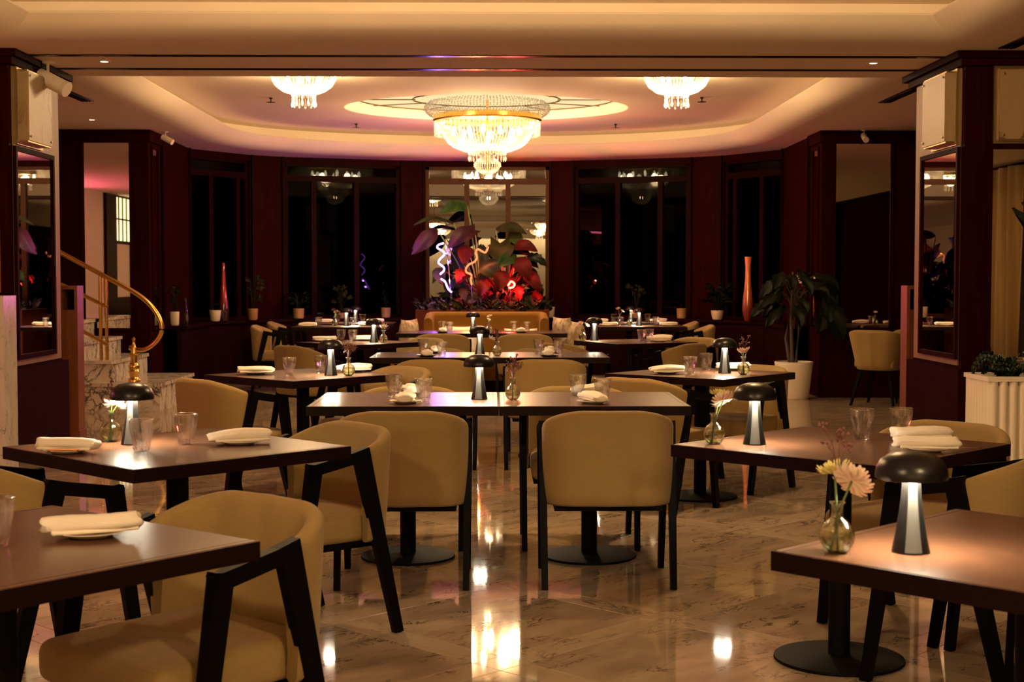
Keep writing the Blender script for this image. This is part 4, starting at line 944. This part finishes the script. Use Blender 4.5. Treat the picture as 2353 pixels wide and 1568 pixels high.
obj('box', G().box(-.86, -.5, 0, .84, -.46, .935).box(-.86, .46, 0, .84, .5, .935).box(-.86, -.46, 0, -.82, .46, .935).box(.80, -.46, 0, .84, .46, .935), M['mahogany_planter'], px, smooth=False)
obj('soil', G().box(-.82, -.46, .80, .80, .46, .90), M['soil'], px, smooth=False)
# leaves: blade from base to tip, arched, folded along the midrib, with its own thickness
def leaf(g, a, b, wd, arch=.1, face=(0, -1, .3), fold=.25, heart=.0, n=9, droop=0., lobes=0):
    a, b = Vector(a), Vector(b); d = b - a; L = d.length; t_ = d.normalized(); f = Vector(face).normalized(); s_ = t_.cross(f).normalized(); up = s_.cross(t_).normalized(); rows = []; rows2 = []
    for i in range(n + 1):
        t = i / n; wv = wd / 2 * (math.sin(PI * min(1, t * .92 + .06)) ** .7) * (1.15 - .35 * t); 
        if i == 0: wv = wd * (.08 + heart)
        if i == n: wv = wd * .015
        if lobes and i % 2 == 0 and 0 < i < n: wv *= 1 - lobes
        c = a + d * t + up * arch * math.sin(PI * t) + Vector((0, 0, -droop * t * t))
        r1 = []
        for q in (-1, -.6, -.25, 0, .25, .6, 1):
            r1.append(c + s_ * wv * q + up * (fold * wv * abs(q) ** 1.2 - .25 * fold * wv * abs(q) ** 3) + t_ * (-heart * wd * abs(q) if i == 0 else 0) + up * .012 * math.sin(7 * t + 3 * q))
        rows.append(r1)
    g.grid(rows); g.grid([[p - up * .0025 for p in r] for r in rows])
def BED(p): return (p[0] * 1.088, p[1] + 1.5, p[2] * 1.088 - .119)
def plant(name, label, cat, root, leaves, m_stem, loc=(0, 0, 0), group=None):
    r = thing(name, label, cat, (0, 0, 0), 0, group)
    root = BED(root)
    for a, b, wd, m, kw in leaves:
        a, b, wd = BED(a), BED(b), wd * 1.088
        g = G(); leaf(g, a, b, wd, **kw); obj('leaf', g, m, r)
        mid = (Vector(root) * .45 + Vector(a) * .55) + Vector((0, 0, .06)); obj('stem', G().tube(smooth_path([root, mid, a], 4), [.009] * 8 + [.006], 6), m_stem, r)
    return r
Pu = M['leaf_purple']; Gn, Ol, Rd, Dk = M['leaf_green'], M['leaf_olive'], M['leaf_red'], M['leaf_dark']
plant('philodendron', 'tall leafy plant reaching highest with one green leaf above the violet neon', 'plant', (-.12, 17.2, .93), [
    ((-.29, 17.15, 2.21), (-.62, 17.0, 2.12), .17, Gn, dict(arch=.06, face=(0, -1, .5))),
    ((-.46, 17.2, 2.0), (-.93, 17.0, 1.97), .10, Ol, dict(arch=.08, face=(0, -.6, 1))),
    ((-.66, 17.2, 1.93), (-.96, 17.0, 1.62), .20, Pu, dict(arch=.05, face=(.2, -1, .2))),
    ((-.20, 17.1, 1.92), (-.52, 16.95, 1.70), .22, Pu, dict(arch=.08, face=(0, -1, .5), heart=.2)),
    ((-.42, 17.3, 1.75), (-.40, 17.2, 1.32), .17, Dk, dict(arch=.04, face=(0, -1, .3))),
    ((-.36, 17.3, 1.45), (-.38, 17.2, 1.05), .17, Dk, dict(arch=.04, face=(0, -1, .3))),
    ((-.12, 17.35, 1.75), (-.15, 17.25, 1.30), .20, Dk, dict(arch=.04, face=(0, -1, .3))),
    ((-.29, 17.1, 1.72), (-.34, 16.9, 1.50), .20, Rd, dict(arch=.04, face=(0, -1, .3))),
    ((-.45, 17.2, 1.72), (-.30, 17.1, 1.62), .15, Ol, dict(arch=.04, face=(0, -1, .4)))] + [(lambda x, z, a: ((x, 17.38 + .06 * (i_ % 3), z), (x + .20 * math.cos(a), 17.3, z - .05 - .16 * abs(math.sin(a))), .09 + .05 * (i_ % 3) / 2, (Dk, Gn, Ol, Dk)[i_ % 4], dict(arch=.05, face=(.3 * math.cos(a), -1, .35), lobes=(0, .3)[i_ % 2])))(-.62 + 1.12 * i_ / 25, 1.14 + .42 * ((i_ * 7) % 10) / 10, 2.4 * i_) for i_ in range(26)], M['stem_green'])
plant('philodendron', 'broad leaved plant with big olive leaves right of the orange neon', 'plant', (.18, 17.25, .93), [
    ((.05, 17.1, 1.93), (.42, 17.05, 1.87), .18, Ol, dict(arch=.06, face=(0, -.8, .8))),
    ((.22, 17.2, 1.90), (.37, 17.1, 1.70), .17, Gn, dict(arch=.05, face=(0, -1, .3))),
    ((.10, 17.1, 1.76), (.11, 16.9, 1.50), .34, Ol, dict(arch=.06, face=(0, -1, .25), heart=.25)),
    ((.24, 17.1, 1.72), (.55, 17.0, 1.66), .18, Rd, dict(arch=.06, face=(0, -.8, .6))),
    ((.43, 17.1, 1.62), (.66, 17.0, 1.48), .15, Dk, dict(arch=.05, face=(0, -1, .5), lobes=.3)),
    ((.30, 17.0, 1.60), (.05, 16.85, 1.47), .18, Gn, dict(arch=.06, face=(0, -1, .4)))], M['stem_green'])
plant('red_leaf_plant', 'low plant with drooping dark red leaves lit by the red lamp', 'plant', (.12, 17.0, .93), [
    ((.29, 16.95, 1.58), (.45, 16.8, 1.32), .22, Rd, dict(arch=.06, face=(.1, -1, .3))),
    ((.40, 16.95, 1.42), (.57, 16.8, 1.18), .18, Rd, dict(arch=.05, face=(.1, -1, .3))),
    ((-.10, 16.95, 1.54), (.06, 16.85, 1.34), .26, Dk, dict(arch=.05, face=(0, -1, .3))),
    ((.16, 16.9, 1.42), (.06, 16.8, 1.18), .20, Rd, dict(arch=.05, face=(0, -1, .3))),
    ((-.05, 16.9, 1.32), (-.16, 16.8, 1.12), .16, Rd, dict(arch=.05, face=(0, -1, .3))),
    ((-.34, 16.95, 1.45), (-.42, 16.8, 1.28), .16, Rd, dict(arch=.05, face=(0, -1, .4), lobes=.35)),
    ((-.66, 17.0, 1.46), (-.58, 16.9, 1.26), .16, Ol, dict(arch=.05, face=(0, -1, .3)))] + [(lambda x, z, a: ((x, 17.02 + .05 * (i_ % 3), z), (x + .16 * math.cos(a), 16.9, z - .07 - .14 * abs(math.sin(a))), .09 + .05 * (i_ % 4) / 3, (Rd, Dk, Ol, Dk, Rd)[i_ % 5], dict(arch=.05, face=(.3 * math.cos(a), -1, .35), lobes=(.32, 0, .25)[i_ % 3])))(-.45 + 1.0 * i_ / 19, 1.08 + .36 * ((i_ * 7) % 10) / 10, 2.4 * i_) for i_ in range(20)], M['leaf_red'])
g = G(); rnd = random.Random(5)
for k in range(230):
    x, y = rnd.uniform(-.88, .68), rnd.uniform(18.15, 19.0); a = rnd.uniform(0, 2 * PI); h = rnd.uniform(.04, .20)
    leaf(g, (x, y, .90), (x + .15 * math.cos(a), y + .15 * math.sin(a) - .04, .90 + h), rnd.uniform(.05, .10), .03, (math.cos(a + 1), math.sin(a + 1), .6), n=4)
o = stuff(obj('ground_foliage', g, M['leaf_olive'])); o['label'] = 'low mixed foliage filling the planter box'; o['category'] = 'foliage'
# neon tubes among the leaves
GLOW = {'violet_neon': (3.4, (.42, .13, 1.0)), 'orange_neon': (9, (1, .17, .04)), 'red_neon': (13, (1, .05, .04))}
def neon(name, label, pts, r, m, holder=None):
    t = thing(name, label, 'neon lamp', (0, 0, 0))
    for q in (.25, .75):
        p_ = pts[int(q * (len(pts) - 1))]; point_light('neon_light', (p_[0], p_[1] - .05, p_[2]), *GLOW[m.name], .014)
    obj('tube', G().tube(smooth_path(pts, 5), r, 8), m, t)
    if holder: obj('support_rod', G().tube(holder, .006, 6), M['steel'], t)
    return t
Y_ = 18.22
k_ = Y_ / 16.95
def nz(x, z): return (x * k_, Y_, 1.35 + (z - 1.35) * k_)
neon('neon_squiggle', 'violet neon squiggle upper piece among the leaves', [nz(*p) for p in [(-.568, 1.755), (-.631, 1.734), (-.646, 1.698), (-.584, 1.662), (-.564, 1.62), (-.621, 1.558), (-.631, 1.517), (-.574, 1.471), (-.569, 1.429), (-.616, 1.383)]], .011, M['neon_violet'], [nz(-.543, 1.724), nz(-.52, 1.543), nz(-.487, 1.15), nz(-.48, .92)])
neon('neon_squiggle', 'violet neon squiggle lower piece near the soil', [nz(*p) for p in [(-.606, 1.331), (-.559, 1.30), (-.538, 1.258), (-.518, 1.212), (-.477, 1.17)]], .011, M['neon_violet'], [nz(-.477, 1.17), nz(-.476, .92)])
neon('neon_squiggle', 'orange neon squiggle in the middle of the plants', [nz(*p) for p in [(-.041, 1.714), (-.072, 1.646), (-.113, 1.657), (-.165, 1.683), (-.191, 1.646), (-.176, 1.584), (-.207, 1.533), (-.269, 1.502), (-.305, 1.455), (-.30, 1.409), (-.243, 1.378), (-.248, 1.315), (-.238, 1.258)]], .0125, M['neon_orange'], [nz(-.238, 1.258), nz(-.235, .92)])
neon('neon_squiggle', 'short red neon piece glowing low under the red leaves', [(.21, 18.36, 1.24), (.25, 18.34, 1.295), (.295, 18.36, 1.26), (.27, 18.38, 1.22), (.22, 18.37, 1.21)], .012, M['neon_red'], [(.24, 18.4, 1.21), (.24, 18.4, .90)])

# ------------------------------------------------------------------ pots and vases on the sill, floor plants
def bush(r, z0, n, hh, sp, m, seed, wd=.07, up=.6, nm='foliage'):
    rnd = random.Random(seed); g = G()
    for k in range(n):
        a = rnd.uniform(0, 2 * PI); e = rnd.uniform(.3, 1); x, y, z = sp * e * math.cos(a), sp * e * math.sin(a), z0 + hh * rnd.uniform(.35, 1)
        g.tube([(0, 0, z0), (x * .4, y * .4, z0 + (z - z0) * .7), (x * .7, y * .7, z)], .003, 4)
        leaf(g, (x * .7, y * .7, z), (x * 1.5, y * 1.5, z + up * wd * rnd.uniform(-1, 1)), wd * rnd.uniform(.7, 1.2) * .5, .01, (math.cos(a) * .2, -1, .6), n=5)
    return obj(nm, g, m, r)
def pot(label, x, y, z, rt_, rb, h, m, plantargs=None, lip=True, cat='plant', name='potted_plant'):
    r = thing(name, label, cat, (x, y, z))
    obj('pot', G().lathe([(0, 0), (rb * .8, 0), (rb, .012), (rt_, h * .96), (rt_, h), (rt_ - .012, h), (rt_ - .014, h * .85), (0, h * .83)], 26), m, r)
    if plantargs:
        obj('soil', G().lathe([(0, h * .86), (rt_ - .014, h * .86)], 16), M['soil'], r); bush(r, h * .84, *plantargs)
    return r
pot('white tapered pot with a dark upright plant at the stair end of the sill', -3.68, 16.55, SILL, .055, .05, .16, M['pot_cream'], (16, .32, .07, M['leaf_dark'], 1))
pot('pale pot without visible plant beside the red glass vase', -3.52, 18.15, SILL, .075, .06, .14, M['pot_cream'], (8, .12, .05, M['leaf_dark'], 2))
pot('tan pot with upright green leaves right of the red glass vase', -3.12, 18.62, SILL, .068, .058, .15, M['pot_tan'], (16, .40, .12, M['leaf_olive'], 3, .14))
pot('tan pot with spidery plant below the second bay window', -2.60, 19.18, SILL, .075, .07, .14, M['pot_tan'], (24, .22, .16, M['leaf_dark'], 4))
pot('tall table top plant with a flat crown between left bay panes', -2.05, 19.42, SILL, .06, .05, .10, M['pot_tan'], (16, .36, .12, M['leaf_olive'], 5, .16, 0))
pot('tan pot with dark plant by the centre window on the stair side', -1.46, 19.62, SILL, .068, .062, .14, M['pot_tan'], (12, .25, .08, M['leaf_dark'], 6))
pot('cream pot at the plant end beside the centre window', .82, 19.75, SILL, .06, .05, .15, M['pot_cream'], (8, .12, .06, M['leaf_dark'], 12))
pot('flat crowned plant in a small pot between right bay panes', 1.98, 19.42, SILL, .06, .05, .10, M['pot_tan'], (16, .36, .12, M['leaf_olive'], 7, .16, 0))
pot('tan pot with one thin twig below the right bay window', 2.56, 19.15, SILL, .068, .06, .14, M['pot_tan'], (4, .10, .03, M['leaf_dark'], 8, .03))
pot('cream bowl pot with a round dark bush beside the orange vase', 2.98, 18.75, SILL, .085, .065, .12, M['pot_cream'], (60, .36, .17, M['leaf_dark'], 9, .08))
tag(obj('glass_vase', G().lathe([(0, 0), (.05, 0), (.062, .05), (.07, .13), (.06, .22), (.042, .33), (.03, .48), (.022, .62), (.018, .74), (.014, .745)], 22), M['glass_red'], None, (-3.44, 18.30, SILL)), 'tall slender red glass vase on the sill', 'vase')
tag(obj('glass_vase', G().lathe([(0, 0), (.04, .0), (.062, .06), (.072, .16), (.066, .27), (.046, .42), (.036, .56), (.034, .70), (.045, .82), (.041, .82), (.03, .70)], 22), M['glass_orange'], None, (3.28, 18.18, SILL)), 'tall flared orange glass vase on the sill', 'vase')
tag(obj('glass_bottle', G().lathe([(0, 0), (.032, 0), (.035, .10), (.03, .16), (.016, .22), (.014, .30), (.018, .31)], 18), M['vase_glass'], None, (-3.64, 16.95, SILL)), 'small dark glass bottle on the sill before the stair side window', 'bottle')
# big plant in the round white floor pot
fp = thing('floor_plant', 'big dark leafed plant on bare trunks in a tall white floor pot', 'plant', (3.36, 15.75, 0))
obj('pot', G().lathe([(0, 0), (.155, 0), (.165, .015), (.212, .40), (.212, .412), (.195, .412), (.19, .37), (0, .36)], 36), M['planter_white'], fp)
obj('soil', G().lathe([(0, .372), (.19, .372)], 24), M['soil'], fp)
for q, (dx, dy, h) in enumerate(((-.03, 0, 1.05), (.05, .02, .95), (-.07, .03, .62))): obj('trunk', G().tube([(dx * .5, dy, .36), (dx * 1.2, dy, .36 + h * .5), (dx * .6, dy, .36 + h)], [.022, .017, .011], 8), M['trunk'], fp)
rnd = random.Random(21)
for k in range(22):
    a = 2 * PI * k / 22 + rnd.uniform(-.2, .2); rr = rnd.uniform(.10, .28); z = rnd.uniform(1.0, 1.42); base = (rr * math.cos(a), rr * .7 * math.sin(a), z); ln = rnd.uniform(.22, .34)
    tip = (base[0] + ln * math.cos(a) * .9, base[1] + ln * math.sin(a) * .6 - .03, z - rnd.uniform(.08, .30))
    g = G(); leaf(g, base, tip, rnd.uniform(.12, .18), .05, (.2 * math.cos(a), -.8, .7), heart=.15, lobes=.25); obj('leaf', g, M['leaf_dark'], fp)
    obj('leaf_stalk', G().tube([(0, 0, z - .25), (base[0] * .5, base[1] * .5, z - .05), base], .005, 5), M['trunk'], fp)
g = G(); leaf(g, (.34, -.1, 1.12), (.50, -.14, .62), .26, .05, (0, -1, .3), heart=.1, lobes=.25); obj('leaf', g, M['leaf_dark'], fp)
g = G(); leaf(g, (.42, -.08, 1.15), (.22, -.12, .72), .22, .05, (0, -1, .3), heart=.1, lobes=.25); obj('leaf', g, M['leaf_dark'], fp)
tag(obj('paper_cone', G().lathe([(.028, 0), (.03, .0), (.062, .095), (.06, .095), (.028, .0)], 20), M['pot_cream'], None, (3.62, 16.55, 1.28)), 'pale flared cone shade on a bracket above the big floor plant', 'shade')
obj('bracket', G().box(-.01, -.01, -.04, .06, .01, .0), M['antique_brass'], bpy.data.objects['paper_cone'], smooth=False)
# fluted planter on the right
pf = thing('fluted_planter', 'white fluted rectangular planter box with ferns in front of the pillar at the right edge', 'planter', (3.24, 9.2, 0))
g = G(); W_, D_, H_ = 1.1, .46, .70
obj('core', G().box(.02, .02, .0, W_ - .02, D_ - .02, H_ - .06), M['planter_white'], pf, smooth=False)
fm = mesh('flute', G().lathe([(.030, .0), (.030, H_ - .03)], 14), M['planter_white'])
for k in range(int(W_ / .066)): obj('flute', fm, None, pf, (.035 + k * .066, .022, 0))
for k in range(int(D_ / .055)): obj('flute', fm, None, pf, (.022, .04 + k * .055, 0))
obj('rim', G().box(-.01, -.01, H_ - .03, W_ + .01, .05, H_).box(-.01, D_ - .05, H_ - .03, W_ + .01, D_ + .01, H_).box(-.01, .05, H_ - .03, .05, D_ - .05, H_).box(W_ - .05, .05, H_ - .03, W_ + .01, D_ - .05, H_), M['planter_white'], pf, smooth=False)
obj('soil', G().box(.05, .05, H_ - .09, W_ - .05, D_ - .05, H_ - .04), M['soil'], pf, smooth=False)
def fern(lb, x, y, z, n, seed, ln=.26):
    rnd = random.Random(seed); r = thing('fern', lb, 'plant', (x, y, z), 0, 'ferns in the fluted planter')
    for k in range(n):
        a = 2 * PI * k / n + rnd.uniform(-.3, .3); L = ln * rnd.uniform(.6, 1.1); h = rnd.uniform(.08, .20); g = G()
        pts = [Vector((L * t * math.cos(a), L * t * math.sin(a), h * math.sin(PI * min(t * .8, 1)) )) for t in [i / 10 for i in range(11)]]
        g.tube(pts, .002, 4)
        for i in range(2, 11):
            for sgn in (-1, 1):
                d = Vector((-math.sin(a), math.cos(a), .1)) * sgn * .05 * (1.1 - i / 12); leaf(g, pts[i], pts[i] + d + Vector((math.cos(a), math.sin(a), 0)) * .015, .016, .003, (0, -.4, 1), n=3)
        obj('frond', g, M['fern'], r)
fern('bushy dark fern at the corner of the fluted planter', 3.42, 9.38, H_ - .05, 16, 31)
fern('second dark fern at the cut edge of the fluted planter', 3.75, 9.42, H_ - .05, 14, 32)
rnd = random.Random(3)
bp = thing('strelitzia', 'tall bird of paradise plant with arching paddle leaf at the right edge', 'plant', (3.74, 9.42, H_ - .05))
for (bx, by, bz), (tx, ty, tz), wd in (((-.04, 0, .72), (-.30, -.05, 1.16), .13), ((.0, 0, .82), (-.22, 0, 1.20), .12), ((.1, 0, .9), (.2, .05, 1.3), .13)):
    g = G(); leaf(g, (bx, by, bz), (tx, ty, tz), wd, .06, (0, -.8, .5), n=10); obj('leaf', g, M['leaf_dark'], bp)
    obj('stem', G().tube(smooth_path([(0, 0, 0), (bx * .3 + .03, 0, bz * .5), (bx, by, bz)], 5), .008, 6), M['trunk'], bp)
